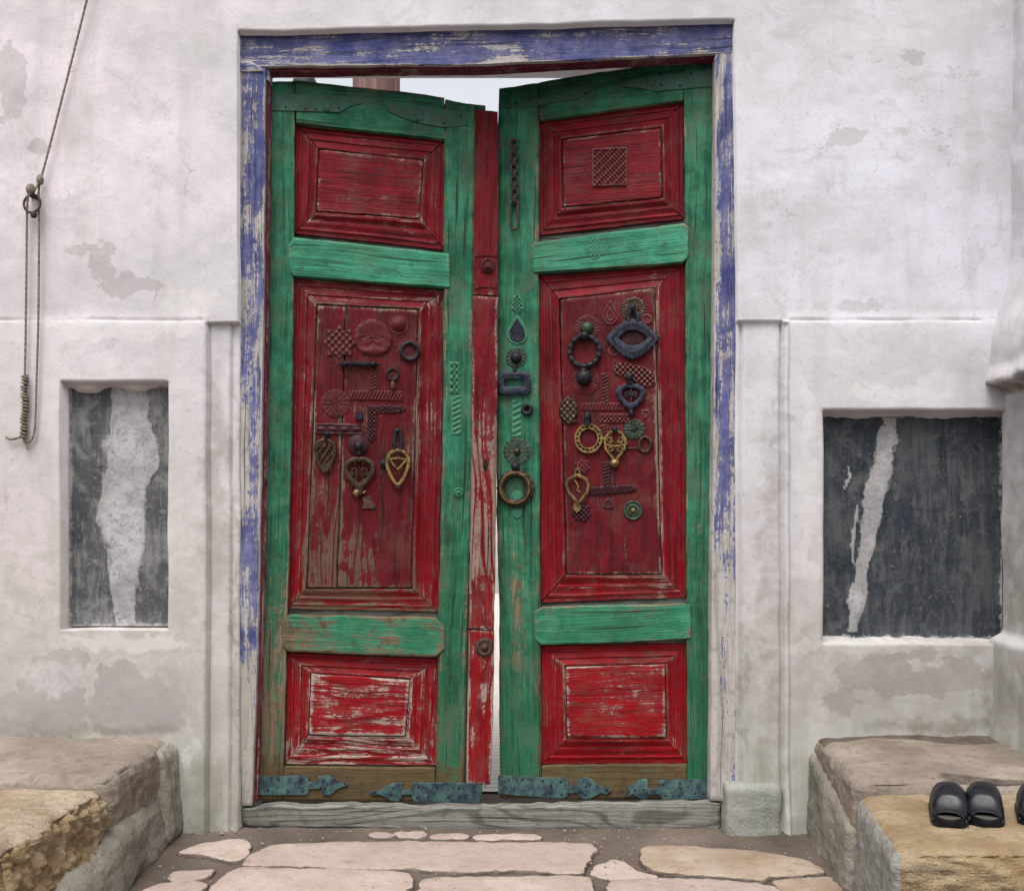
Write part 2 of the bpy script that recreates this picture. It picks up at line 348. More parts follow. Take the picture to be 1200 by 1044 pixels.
PIDX = [0]
def plank(pl, name, A, B, n1, mat, parent, n0=-.032, prof=None, cham=.003, wear=0.0, brown=.3, wearf=None, along=True, step=.014, M=7, jit=.0007, edge=1.0, extra_t=()):
    """board whose long sides run along the pixel polylines A and B (same number of points)"""
    PIDX[0] += 1; sd_ = PIDX[0]
    A = np.array(A, float); B = np.array(B, float)
    P = []; 
    mid = (A+B)/2; L = np.linalg.norm(np.diff(mid, axis=0), axis=1)/390.0
    s_list = []
    for k in range(len(A)-1):
        m = max(1, int(round(L[k]/step)))
        s_list += [(k, i/m) for i in range(m)]
    s_list.append((len(A)-2, 1.0))
    tot = L.sum(); ce = min(.25, cham/max(L[0], 1e-6)); cl = min(.25, cham/max(L[-1], 1e-6))
    s_list = [(0, 0.0), (0, ce)]+[q for q in s_list if not (q[0] == 0 and q[1] <= ce) and not (q[0] == len(A)-2 and q[1] >= 1-cl)]+[(len(A)-2, 1-cl), (len(A)-2, 1.0)]
    wid = np.linalg.norm(A-B, axis=1).mean()/390.0
    c = min(.2, cham/wid)
    ts = sorted(set([0, c, min(.45, 3*c)]+list(np.linspace(min(.45, 3*c), 1-min(.45, 3*c), M))+[1-min(.45, 3*c), 1-c, 1]+list(extra_t)))
    ts = np.array(ts); ns, nt_ = len(s_list), len(ts)
    lens = np.concatenate([[0], np.cumsum(L)])
    a = np.array([A[k]*(1-f)+A[k+1]*f for k, f in s_list]); b = np.array([B[k]*(1-f)+B[k+1]*f for k, f in s_list])
    sl = np.array([lens[k]+f*L[k] for k, f in s_list])
    px = a[:, None, 0]*(1-ts)+b[:, None, 0]*ts; py = a[:, None, 1]*(1-ts)+b[:, None, 1]*ts
    ed = np.zeros((ns, nt_)); ed[0] = ed[-1] = 1; ed[1] = ed[-2] = .9
    ed[:, 0] = ed[:, -1] = 1; ed[:, 1] = np.maximum(ed[:, 1], .9); ed[:, -2] = np.maximum(ed[:, -2], .9)
    if prof is not None:
        for tt, kk in ((.22, .75), (.58, .7), (.92, .95)): ed[:, np.argmin(np.abs(ts-tt))] = np.maximum(ed[:, np.argmin(np.abs(ts-tt))], kk)
    n = np.full((ns, nt_), float(n1))
    if prof is not None: n = n+np.array([prof(t) for t in ts])[None, :]
    n[0] -= cham; n[-1] -= cham; n[:, 0] -= cham; n[:, -1] -= cham
    G = sl[:, None]+0*ts; H = ts*wid+0*sl[:, None]
    n = n+(vn3(G*9, H*25, sd_*3.3)-.5)*.0016
    x, z = pl.lp(px, py, n)
    x = x+(vn3(G*28, H*40, sd_*1.7)-.5)*2*jit*2*ed+(vn3(G*6, H*8, sd_*2.1+5)-.5)*.0022; z = z+(vn3(G*28+9, H*40, sd_*1.3)-.5)*2*jit*2*ed+(vn3(G*6, H*8, sd_*2.6+9)-.5)*.0022
    V = np.stack([x, -n, z], -1).reshape(-1, 3)
    I = np.arange(ns*nt_).reshape(ns, nt_)
    faces = np.stack([I[:-1, :-1], I[1:, :-1], I[1:, 1:], I[:-1, 1:]], -1).reshape(-1, 4).tolist()
    per = list(I[:, 0])+list(I[-1, 1:])+list(I[-2::-1, -1])+list(I[0, -2:0:-1])
    sk = V[per].copy(); sk[:, 1] = -n0; base = len(V); V = np.vstack([V, sk]); np_ = len(per)
    for i in range(np_):
        j = (i+1) % np_; faces.append([int(per[j]), int(per[i]), base+i, base+j])
    faces.append([base+i for i in range(np_)])
    o1, o2 = random.Random(sd_).uniform(0, 40), random.Random(sd_+99).uniform(0, 40)
    g = np.stack([G+o1, H+o2, 0*G], -1).reshape(-1, 3); gs = g[per].copy(); gs[:, 1] += .03
    wv = np.zeros((ns, nt_))+wear
    bv = np.zeros((ns, nt_))+brown
    if wearf is not None:
        r = wearf(px, py)
        if isinstance(r, tuple): wv = wv+r[0]; bv = np.clip(bv+r[1], 0, 1)
        else: wv = wv+r
    ee = ed*edge if not isinstance(edge, tuple) else ed*(edge[0]+(edge[1]-edge[0])*ts)[None, :]
    at = np.stack([wv, bv, ee], -1).reshape(-1, 3)
    return mk(name, V, faces, mat, parent, True, {'guv': np.vstack([g, gs]), 'w': np.vstack([at, at[per]])}, sharp=40, recalc=True)

class MB:
    """small metalwork mesh in plane-local (x, n, z)"""
    def __init__(s): s.v = []; s.f = []
    def add(s, v, f):
        b = len(s.v); s.v += [tuple(q) for q in v]; s.f += [[i+b for i in q] for q in f]
    def tube(s, path, r, closed=False, seg=8, ref=(0, 1, 0), sq=1.0):
        P = np.array(path, float); n = len(P); ref = np.array(ref, float); v = []; rr = np.broadcast_to(np.asarray(r, float), (n,))
        for i in range(n):
            t = (P[(i+1) % n]-P[i-1]) if closed else (P[min(i+1, n-1)]-P[max(i-1, 0)])
            t = t/(np.linalg.norm(t)+1e-9); a = np.cross(t, ref); la = np.linalg.norm(a)
            if la < 1e-3: a = np.cross(t, (.3, .5, .8)); la = np.linalg.norm(a)
            a /= la; b = np.cross(a, t)
            for k in range(seg):
                q = 2*math.pi*k/seg; v.append(P[i]+rr[i]*(a*math.cos(q)+b*sq*math.sin(q)))
        f = []; m = n if closed else n-1
        for i in range(m):
            for k in range(seg):
                j = (i+1) % n; l = (k+1) % seg; f.append([i*seg+k, i*seg+l, j*seg+l, j*seg+k])
        if not closed: f.append(list(range(seg))); f.append([(n-1)*seg+k for k in range(seg)][::-1])
        s.add(v, f); return s
    def polar(s, c, rad, h, nr=8, nth=40, n0=0.0, sx=1, sz=1):
        """relief disc: rad(theta) outline, h(r01, theta) height above c.n"""
        v = [(c[0], c[1]+h(0, 0), c[2])]; f = []
        for i in range(1, nr+1):
            for k in range(nth):
                q = 2*math.pi*k/nth; r = rad(q)*i/nr; v.append((c[0]+sx*r*math.cos(q), c[1]+h(i/nr, q), c[2]+sz*r*math.sin(q)))
        for k in range(nth):
            q = 2*math.pi*k/nth; r = rad(q); v.append((c[0]+sx*r*math.cos(q), c[1]+n0-.001, c[2]+sz*r*math.sin(q)))
        for k in range(nth):
            l = (k+1) % nth; f.append([0, 1+k, 1+l])
            for i in range(nr): f.append([1+i*nth+k, 1+(i+1)*nth+k, 1+(i+1)*nth+l, 1+i*nth+l])
        s.add(v, f); return s
    def plate(s, outer, n0, n1, inner=None, bev=.0012):
        """flat plate from an outline (x,z), optional hole with the same number of points"""
        O = np.array(outer, float); m = len(O)
        def ring(P, n): return [(p[0], n, p[1]) for p in P]
        cen = O.mean(0)
        if inner is None:
            Oi = cen+(O-cen)*(1-min(.3, bev/ (np.abs(O-cen).max()+1e-9)*1.2))
            v = ring(O, n0)+ring(O, n1-bev*.7)+ring(Oi, n1); f = []
            for a in (0, 1):
                for k in range(m): f.append([a*m+k, a*m+(k+1) % m, (a+1)*m+(k+1) % m, (a+1)*m+k])
            f.append([2*m+k for k in range(m)])
        else:
            I = np.array(inner, float)
            O2 = O+(I-O)*.15; I2 = I+(O-I)*.15
            R_ = [ring(O, n0), ring(O, n1-bev*.7), ring(O2, n1), ring(I2, n1), ring(I, n1-bev*.7), ring(I, n0)]
            v = sum(R_, []); f = []
            for a in range(5):
                for k in range(m): f.append([a*m+k, a*m+(k+1) % m, (a+1)*m+(k+1) % m, (a+1)*m+k])
        s.add(v, f); return s
    def ball(s, c, r, sn=1.0, seg=12, rings=7, sz=1.0):
        v = []; f = []
        for i in range(rings+1):
            ph = math.pi*i/rings
            for k in range(seg):
                q = 2*math.pi*k/seg; v.append((c[0]+r*math.sin(ph)*math.cos(q), c[1]+r*sn*math.cos(ph), c[2]+r*sz*math.sin(ph)*math.sin(q)))
        for i in range(rings):
            for k in range(seg):
                l = (k+1) % seg; f.append([i*seg+k, i*seg+l, (i+1)*seg+l, (i+1)*seg+k])
        s.add(v, f); return s
    def build(s, name, mat, parent, sharp=35, kind=None):
        V = np.array(s.v, float); V = np.stack([V[:, 0], -V[:, 1], V[:, 2]], -1)
        o = mk(name, V, s.f, mat, parent, True, None, sharp=sharp, recalc=True)
        if kind: o['kind'] = kind
        return o
U = 1/388.0                       # metres per photo pixel at the leaves
def circ(cx, cz, r, n=32, a0=0, sx=1, sz=1, lob=0, amp=0):
    return [(cx+sx*r*(1+amp*math.cos(lob*q))*math.cos(q), cz+sz*r*(1+amp*math.cos(lob*q))*math.sin(q)) for q in [a0+2*math.pi*k/n for k in range(n)]]

# ------------------------------------------------------------------ wall (one plastered front, features laid out in photo pixels on the plane y = 0)
def build_wall():
    root = empty('plastered_wall', (0, 0.2, 0)); tag(root, 'whitewashed stained plaster house wall around the painted double door', 'wall')
    ea = [72, 197, 243, 269, 279, 860.5, 867, 917, 923, 964, 1186]
    eb = [31, 375, 378, 447, 481, 737, 753, 905]
    def lines(lo, vis0, vis1, hi, ed, st):
        L = list(np.arange(lo, vis0, 25))+list(np.arange(vis0, vis1, st))+list(np.arange(vis1, hi+1, 25))
        L = [q for q in L if all(abs(q-e) > .7*st for e in ed)]
        for e in ed: L += [e-.5, e+.5]
        return np.array(sorted(L))
    la = lines(-380, -20, 1215, 1490, ea, 2.6); lb = lines(-230, -20, 985, 985, eb, 2.6); lb = np.append(lb, [990, 1000])
    a, b = np.meshgrid(la, lb, indexing='ij')
    # smooth warp so that edges lean as they do in the photograph
    fall = np.exp(-((b-31)/70.0)**2)
    py = b+fall*(a-567)/585*-15*sstep(150, 300, a)*sstep(1010, 900, a)+(fbm(a/60, b/45, 0, 3, 2)-.5)*3.2
    px = a+(fbm(a/50, b/70, 4, 3, 9)-.5)*3.0+sstep(500, 860, a)*sstep(20, 330, b)*3*sstep(920, 870, a)
    def box(a0, a1, b0, b1): return (a > a0) & (a < a1) & (b > b0) & (b < b1)
    y = np.zeros_like(a)
    y = np.where(box(-999, 243, 361, 2000), -.004*sstep(362, 384, b), y); y = np.where(box(923, 2000, 361, 2000), -.006*sstep(362, 382, b), y)
    y[box(243, 269, 378, 2000)] = .016; y[box(269, 279, 378, 2000)] = .024
    y[box(917, 923, 376.5, 2000)] = -.013
    y[box(867, 917, 376.5, 2000)] = .012; y[box(860.5, 867, 376.5, 2000)] = .02
    y[box(72, 197, 447, 737)] = .058; y[box(964, 1186, 481, 753)] = .062
    hole = box(279, 860.5, 31, 2000); y[hole] = .16
    for e_, dp in ((917, .012), (243, .006), (269, .004), (867, .006)): y[box(e_-.6, e_+.6, 380, 2000)] += dp      # open joints in the plaster
    crv = .0045*np.clip(fbm(a/45, 0*a, 3, 3, 77)*2.6-.85, 0, 1); y = y+np.where(box(-999, 240, 374.4, 375.6) | box(925, 1150, 374.4, 375.6), crv, 0)
    # sloping lips inside the niches, swelling at the foot of the wall
    lipL = box(72, 197, 447, 737); y = np.where(lipL & (b < 458), .02+.038*sstep(447, 460, b+4*np.sin(a/9.0)+6*(fbm(a/14, b/9, 0, 2, 31)-.5)), y)
    lipR = box(964, 1186, 481, 753); y = np.where(lipR & (b < 490), .024+.038*sstep(481, 491, b+8*(fbm(a/16, b/9, 0, 2, 33)-.5)), y)
    y = np.where(lipR & (b > 744), .03+.03*sstep(755, 744, b+7*(fbm(a/16, b/9, 0, 2, 36)-.5)), y)
    foot = sstep(850, 985, b)*~hole; y = y-.020*foot-.012*sstep(900, 985, b)*(fbm(a/22, b/22, 0, 3, 5)-.3)*~hole
    y = y+(fbm(a/110, b/110, 1, 2, 3)-.5)*.014*~hole+(fbm(a/26, b/26, 2, 3, 4)-.5)*.003*~hole+(fbm(a/7, b/7, 2, 2, 6)-.5)*.0006*~hole
    X = (px-CX)/400.0; Z = CZ+(CY-py)/400.0
    # painted marks (photo pixel ellipses): R exposed render, G limewash, B dirt
    m = np.zeros(a.shape+(3,))
    wx = px+(fbm(a/22, b/22, 3, 4, 12)-.5)*36; wy = py+(fbm(a/22, b/22, 7, 4, 15)-.5)*30; wx = wx+(fbm(a/7, b/7, 7, 3, 16)-.5)*16; wy = wy+(fbm(a/7, b/7, 2, 3, 17)-.5)*16
    def ell(ch, cx, cy, rx, ry, k=1.0, sh=.35):
        d = np.sqrt(((wx-cx)/rx)**2+((wy-cy)/ry)**2); m[..., ch] = np.maximum(m[..., ch], k*sstep(1+sh, 1-sh, d))
    for q in [(165, 833, 62, 38), (140, 805, 24, 30), (60, 825, 45, 40), (20, 850, 30, 38), (75, 775, 34, 13), (100, 292, 16, 9), (150, 332, 34, 12), (120, 312, 16, 14), (134, 293, 12, 7), (180, 340, 12, 8),
              (12, 95, 22, 45), (50, 172, 8, 10), (1025, 785, 42, 22), (1060, 765, 40, 10), (1080, 800, 50, 18), (985, 825, 22, 14), (1130, 790, 35, 20), (1062, 68, 18, 10), (995, 160, 20, 9), (985, 820, 22, 18),
              (1015, 362, 38, 9, .7), (1085, 150, 50, 14, .45), (1110, 110, 45, 12, .4), (1000, 70, 40, 8, .42), (1120, 90, 45, 10, .42), (900, 240, 40, 30, .36), (1100, 185, 60, 14, .4)]: ell(0, *q)
    for q in [(110, 385, 160, 16, .75), (230, 355, 45, 18, .6), (1050, 462, 60, 12, .75), (1105, 450, 25, 18, .7), (1080, 385, 110, 9, .6), (945, 560, 14, 150, .6), (150, 752, 90, 10, .7), (60, 795, 36, 26, .55), (225, 900, 10, 70, .55),
              (1000, 758, 120, 9, .7), (880, 640, 8, 120, .4), (235, 720, 10, 60, .4)]: ell(1, *q)
    for q in [(252, 520, 10, 130, .40), (256, 640, 14, 60, .3), (905, 700, 12, 210, .45), (872, 820, 6, 110, .6), (250, 935, 40, 50, .55), (905, 900, 22, 40, .5), (1100, 850, 90, 9, .7), (1165, 820, 14, 40, .7), (100, 858, 120, 7, .6),
              (915, 560, 5, 200, .5), (1000, 780, 200, 60, .25), (40, 900, 70, 60, .4), (278, 700, 4, 300, .5)]: ell(2, *q, sh=.5)
    V = np.stack([X, y, Z], -1).reshape(-1, 3)
    na, nb = a.shape; I = np.arange(na*nb).reshape(na, nb)
    inn = box(281, 858, 33, 2000); keep = ~(inn[:-1, :-1] & inn[1:, :-1] & inn[1:, 1:] & inn[:-1, 1:])
    fc = np.stack([I[:-1, :-1], I[:-1, 1:], I[1:, 1:], I[1:, :-1]], -1)[keep]
    o = mk('wall_face', V-np.array([0, .2, 0]), fc, PLASTER, root, True, {'m': m.reshape(-1, 3)})
    # the thickness of the wall behind the front: sides of the passage, back, top
    def blk(name, x0, x1, y0, y1, z0, z1):
        v = [(x, yy, z) for x in (x0, x1) for yy in (y0-.2, y1-.2) for z in (z0, z1)]
        f = [[0, 1, 3, 2], [4, 6, 7, 5], [0, 4, 5, 1], [2, 3, 7, 6], [0, 2, 6, 4], [1, 5, 7, 3]]
        return mk(name, v, f, PLASTER, root, False, {'m': np.zeros((8, 3))}, recalc=True)
    xl, xr = (277-CX)/400.0, (866-CX)/400.0
    blk('wall_core', -2.42, xl-.004, .10, .42, -.05, 3.01); blk('wall_core', xr+.004, 2.24, .10, .42, -.05, 3.01); blk('wall_core', xl-.002, xr+.002, .17, .42, 2.40, 3.008)
    blk('wall_coping', -2.44, 2.26, -.02, .44, 3.0115, 3.06)
    blk('wall_end', -2.44, -2.421, -.012, .418, -.05, 3.009); blk('wall_end', 2.241, 2.26, -.012, .418, -.05, 3.009)
    return root
wall = build_wall()

def niche_board(name, x0, x1, y0, y1, ydep, mat, marks, label):
    ga = np.arange(x0, x1+.1, 2.5); gb = np.arange(y0, y1+.1, 2.5); a, b = np.meshgrid(ga, gb, indexing='ij')
    m = np.zeros(a.shape+(3,))
    wx = a+(fbm(a/12, b/30, 3, 4, 41)-.5)*(14 if x0 > 500 else 24)
    for pts in marks:      # polyline streak: (x, y, halfwidth)
        P = np.array(pts, float); cx = np.interp(b, P[:, 1], P[:, 0]); hw = np.interp(b, P[:, 1], P[:, 2])
        ok = (b >= P[0, 1]) & (b <= P[-1, 1])
        m[..., 1] = np.maximum(m[..., 1], ok*sstep(1.35, .65, np.abs(wx-cx)/hw))
    # lime creeping in from the rim
    rim = np.minimum.reduce([a-x0, x1-a, b-y0, y1-b]); m[..., 1] = np.maximum(m[..., 1], .8*sstep(7, 0, rim+6*(fbm(a/9, b/9, 0, 3, 44)-.5)))
    y = ydep+(fbm(a/20, b/20, 0, 3, 45)-.5)*.004-.004*m[..., 1]
    V = np.stack([(a-CX)/400, y-.2, CZ+(CY-b)/400], -1).reshape(-1, 3); na, nb = a.shape; I = np.arange(na*nb).reshape(na, nb)
    f = np.stack([I[:-1, :-1], I[:-1, 1:], I[1:, 1:], I[1:, :-1]], -1).reshape(-1, 4).tolist()
    per = list(I[:, 0])+list(I[-1, 1:])+list(I[-2::-1, -1])+list(I[0, -2:0:-1]); base = len(V); sk = V[per].copy(); sk[:, 1] = ydep+.014-.2
    V = np.vstack([V, sk]); n = len(per)
    for i in range(n): f.append([per[i], per[(i+1) % n], base+(i+1) % n, base+i])
    f.append([base+i for i in range(n)]); mm = m.reshape(-1, 3)
    o = mk(name, V, [[int(q) for q in t] for t in f], mat, wall, True, {'m': np.vstack([mm, mm[per]])}, sharp=50, recalc=True)
    o['label'] = label; return o
niche_board('niche_panel', 74, 196, 450, 735, .046, SLATE_L, [[(150, 449, 22), (146, 480, 22), (140, 520, 30), (138, 600, 26), (140, 660, 22), (143, 690, 17), (137, 736, 12)], [(163, 495, 12), (168, 540, 16), (160, 570, 6)]], 'grey board in a wall niche, smeared with a broad white lime run')
niche_board('niche_panel', 966, 1184, 484, 750, .050, SLATE_R, [[(1052, 487, 10), (1044, 520, 13), (1036, 560, 14), (1028, 600, 11), (1020, 650, 9), (1013, 690, 9), (1004, 742, 7)], [(1012, 590, 2), (1003, 660, 2)], [(1000, 545, 2.5), (1004, 556, 4), (996, 572, 2)]], 'near black board in a wall niche with one slanting white lime run')

# base stone of the right reveal
def rock(name, cor, mat, parent, sub=10, amp=.01, fr=9, rnd=.10, seed=1, mf=None, amp2=.003, rough=None):
    """cor: 8 corners (x0y0z0, x1y0z0, x1y1z0, x0y1z0, then top)"""
    bm = bmesh.new(); bmesh.ops.create_cube(bm, size=2.0)
    bmesh.ops.subdivide_edges(bm, edges=bm.edges[:], cuts=sub, use_grid_fill=True)
    P = np.array([v.co[:] for v in bm.verts]); faces = [[v.index for v in f.verts] for f in bm.faces]; bm.free()
    c = np.array(cor, float); sz = np.linalg.norm(c[1]-c[0]), np.linalg.norm(c[3]-c[0]), np.linalg.norm(c[4]-c[0])
    rr = np.array([min(.9, rnd/(q/2)) for q in sz])     # rounding radius per axis, metres -> fraction
    inn = np.clip(P, -(1-rr), 1-rr); dlt = (P-inn)/rr; l = np.linalg.norm(dlt, axis=1, keepdims=True); 
    mx = np.abs(dlt).max(1, keepdims=True)
    dl = np.where(l > 1e-6, dlt/np.maximum(l, 1e-6)*mx, 0); Q = inn+dl*rr
    t = (Q+1)/2; x, y, z = t[:, 0:1], t[:, 1:2], t[:, 2:3]
    V = (c[0]*(1-x)*(1-y)+c[1]*x*(1-y)+c[2]*x*y+c[3]*(1-x)*y)*(1-z)+(c[4]*(1-x)*(1-y)+c[5]*x*(1-y)+c[6]*x*y+c[7]*(1-x)*y)*z
    nd = P/np.abs(P).max(1, keepdims=True); nd = np.where(np.abs(nd) > .98, np.sign(nd), nd*.15); nd /= np.linalg.norm(nd, axis=1, keepdims=True)
    k = np.ones(len(V)) if rough is None else rough(V, nd)
    V = V+nd*(((fbm(V[:, 0]*fr, V[:, 1]*fr, V[:, 2]*fr, 4, seed)-.5)*2*amp+(fbm(V[:, 0]*fr*6, V[:, 1]*fr*6, V[:, 2]*fr*6, 3, seed+3)-.5)*2*amp2)*k)[:, None]
    m = np.zeros((len(V), 3)) if mf is None else mf(V, nd)
    return mk(name, V, faces, mat, parent, True, {'m': m})
def hexa(x0, x1, y0, y1, z0, z1): return [(x0, y0, z0), (x1, y0, z0), (x1, y1, z0), (x0, y1, z0), (x0, y0, z1), (x1, y0, z1), (x1, y1, z1), (x0, y1, z1)]
def wpx(px, py, y): s = F/(D+y); return (px-CX)/s, CZ+(CY-py)/s
x0, zt = wpx(851, 920, -.03); x1, zb = wpx(917, 981, -.03)
bs = empty('corner_stone', ((x0+x1)/2, 0, 0)); tag(bs, 'squat greenish limewashed stone block at the foot of the door jamb', 'stone block')
def offs(cor, o): return [tuple(np.array(c)-np.array(o)) for c in cor]
rock('block', offs(hexa(x0, x1, -.035, .06, -.03, zt), bs.location), LIME, bs, 16, .006, 14, .02, 5)

# return pier at the right
def build_pier():
    root = empty('return_pier', (1.6, -.25, 0)); tag(root, 'grubby plaster return pier with a cut-away hollow beside the dark niche', 'wall pier')
    ys = np.arange(-.50, .02, .008); zs = np.arange(-.03, 3.01, .009)
    yy, zz = np.meshgrid(ys, zs, indexing='ij'); py = CY-(zz-CZ)*400
    e1, e2, e3 = 375+8*(fbm(yy*9, yy*0, 0, 3, 51)-.5)*2, 458+10*(fbm(yy*14, yy*0, 2, 3, 52)-.5)*2-30*np.clip(-yy, 0, .3), 742+8*(fbm(yy*10, yy*0, 5, 3, 53)-.5)*2
    X = np.full_like(yy, 1.490)
    X -= .066*sstep(e1-75, e1+45, py)*sstep(e2+3, e2-3, py)
    X -= .014*sstep(e2-26, e2-6, py)*sstep(e2+3, e2-3, py)
    X -= .022*sstep(e2-2, e2+3, py)
    X -= .036*sstep(e3-2, e3+8, py)
    X -= .03*sstep(830, 900, py)
    X += (fbm(yy*5, zz*5, 0, 3, 55)-.5)*.012+(fbm(yy*25, zz*25, 0, 3, 56)-.5)*.004
    m = np.zeros(yy.shape+(3,)); m[..., 1] = .75*sstep(14, 2, np.abs(py-e3-6)); m[..., 2] = np.maximum(1.0*sstep(9, 2, np.abs(py-e2-3)), .5*sstep(700, 860, py))
    m[..., 2] = np.maximum(m[..., 2], .45*sstep(460, 480, py)*sstep(742, 720, py))
    V = np.stack([X-1.6, yy+.25, zz], -1).reshape(-1, 3); na, nb = yy.shape; I = np.arange(na*nb).reshape(na, nb)
    f = np.stack([I[:-1, :-1], I[:-1, 1:], I[1:, 1:], I[1:, :-1]], -1).reshape(-1, 4).tolist()
    mk('pier_face', V, f, PLASTER, root, True, {'m': m.reshape(-1, 3)}, recalc=False)
    # front end of the pier follows the same profile
    edge = V.reshape(na, nb, 3)[0]; back = edge.copy(); back[:, 0] = .30
    Vf = np.vstack([edge, back]); ff = [[i, i+1, nb+i+1, nb+i] for i in range(nb-1)]
    mk('pier_end', Vf, ff, PLASTER, root, True, {'m': np.zeros((2*nb, 3))})
    t = [(-.11, -.25, 3.0), (.30, -.25, 3.0), (.30, .25, 3.0), (-.11, .25, 3.0), (-.11, -.25, 3.05), (.30, -.25, 3.05), (.30, .25, 3.05), (-.11, .25, 3.05)]
    mk('pier_top', t, [[0, 1, 2, 3], [4, 5, 6, 7], [0, 1, 5, 4], [1, 2, 6, 5], [2, 3, 7, 6], [3, 0, 4, 7]], PLASTER, root, False, {'m': np.zeros((8, 3))}, recalc=True)
    s_ = [(.30, -.25, -.03), (.30, .25, -.03), (.30, .25, 3.0), (.30, -.25, 3.0)]
    mk('pier_side', s_, [[0, 1, 2, 3]], PLASTER, root, False, {'m': np.zeros((4, 3))})
build_pier()

# ------------------------------------------------------------------ ground, courtyard
def build_ground():
    xs = np.concatenate([np.linspace(-60, -3, 20), np.arange(-2.9, -1.3, .1), np.arange(-1.25, 1.25, .0125), np.arange(1.3, 2.9, .1), np.linspace(3, 60, 20)])
    ys = np.concatenate([np.linspace(-40, -3, 16), np.arange(-2.9, -.9, .1), np.arange(-.85, .2, .0125), np.arange(.25, 1, .1), np.linspace(1.2, 90, 20)])
    x, y = np.meshgrid(xs, ys, indexing='ij')
    near = sstep(1.6, 1.2, np.abs(x))*sstep(-1.4, -.9, y)*sstep(.6, .2, y)
    z = near*((fbm(x*6, y*6, 0, 4, 61)-.5)*.008+(fbm(x*40, y*40, 0, 3, 62)-.5)*.006)
    z += near*.012*sstep(-.14, .02, y)
    V = np.stack([x, y, z], -1).reshape(-1, 3); na, nb = x.shape; I = np.arange(na*nb).reshape(na, nb)
    f = np.stack([I[:-1, :-1], I[1:, :-1], I[1:, 1:], I[:-1, 1:]], -1).reshape(-1, 4)
    o = mk('ground', V, f, EARTH); o['kind'] = 'structure'
    o = mk('courtyard_paving', [(-7, .45, .012), (7, .45, .012), (7, 12, .012), (-7, 12, .012)], [[0, 1, 2, 3]], COURT); o['kind'] = 'structure'
build_ground()
pav = empty('pavement'); pav['kind'] = 'structure'
def gpt(px, py, z=.012): s = (py-CY)/(CZ-z); return (px-CX)/s, F/s-D
def flag(pts, mat=PAVE, h=.014, seed=1, extra=()):
    P = [gpt(*p) for p in pts]+list(extra)
    P = np.array(P); out = []
    for i in range(len(P)):
        a, b = P[i], P[(i+1) % len(P)]; m = max(2, int(np.linalg.norm(b-a)/.008))
        out += [a+(b-a)*k/m for k in range(m)]
    O = np.array(out); n = len(O)
    # smooth the outline a little, then roughen it
    for _ in range(2): O = .5*O+.25*(np.roll(O, 1, 0)+np.roll(O, -1, 0))
    t = np.roll(O, -1, 0)-np.roll(O, 1, 0); t /= np.linalg.norm(t, axis=1, keepdims=True)+1e-9; nr = np.stack([t[:, 1], -t[:, 0]], -1)
    area = .5*np.sum(O[:, 0]*np.roll(O[:, 1], -1)-np.roll(O[:, 0], -1)*O[:, 1])
    if area < 0: nr = -nr
    h = h*.72
    O = O+nr*((fbm(O[:, 0]*34, O[:, 1]*34, seed, 4, seed)-.5)*.024+.011)[:, None]
    c = O.mean(0); rings = []; zz = []
    for k, (ins, z) in enumerate([(0, -.02), (0, h-.006), (.003, h-.002), (.009, h)]):
        rings.append(O-nr*ins); zz.append(np.full(n, z)+((fbm(O[:, 0]*12, O[:, 1]*12, seed, 3, 5)-.5)*.006 if k else 0))
    for q in (.25, .5, .75, .95):
        Q = (O-nr*.009)*(1-q)+c*q; rings.append(Q); zz.append(h+(fbm(Q[:, 0]*12, Q[:, 1]*12, seed, 3, 5)-.5)*.006+(fbm(Q[:, 0]*5, Q[:, 1]*5, seed+4, 2, 5)-.5)*.006)
    V = np.vstack([np.column_stack([r, z]) for r, z in zip(rings, zz)]); f = []
    for k in range(len(rings)-1):
        for i in range(n): f.append([k*n+i, k*n+(i+1) % n, (k+1)*n+(i+1) % n, (k+1)*n+i])
    f.append([(len(rings)-1)*n+i for i in range(n)])
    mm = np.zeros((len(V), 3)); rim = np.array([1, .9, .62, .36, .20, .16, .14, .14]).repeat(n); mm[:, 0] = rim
    V[:, :2] -= c
    o = mk('paving_slab', V, f, mat, pav, True, {'m': mm}, recalc=True); o.location = (c[0], c[1], 0)
    return o
flag([(318, 990), (345, 987), (420, 986), (480, 984), (560, 986), (640, 986), (690, 988), (697, 994), (688, 1006), (678, 1021), (655, 1021), (600, 1017), (540, 1019), (480, 1016), (400, 1015), (330, 1013), (284, 1012), (296, 1000)], seed=1)
flag([(280, 1015), (340, 1016), (420, 1017), (478, 1021), (482, 1028), (474, 1044), (468, 1075), (210, 1075), (243, 1044), (262, 1026)], seed=2, h=.013)
flag([(496, 1030), (520, 1026), (600, 1026), (660, 1025), (690, 1027), (693, 1034), (688, 1075), (485, 1075)], seed=3)
flag([(716, 1030), (740, 1029), (830, 1029), (880, 1033), (905, 1037), (916, 1046), (930, 1075), (708, 1075)], seed=4)
flag([(754, 995), (765, 991), (800, 991), (860, 995), (900, 999), (940, 1006), (966, 1018), (962, 1022), (930, 1024), (898, 1025), (894, 1030), (860, 1027), (800, 1023), (770, 1019), (754, 1010)], PAVE2, seed=5, h=.017)
flag([(692, 1021), (703, 1010), (718, 1004), (732, 1007), (742, 1016), (752, 1020), (770, 1023), (762, 1026), (720, 1027)], seed=6, h=.009)
flag([(208, 997), (228, 990), (262, 983), (284, 981), (291, 987), (290, 997), (279, 1007), (262, 1004), (240, 1000)], seed=7)
flag([(197, 1024), (210, 1018), (234, 1016), (251, 1016), (243, 1024), (222, 1030), (206, 1030)], seed=8, h=.010)
flag([(172, 1040), (190, 1034), (222, 1031), (240, 1034), (230, 1046), (200, 1075), (140, 1075)], seed=9)
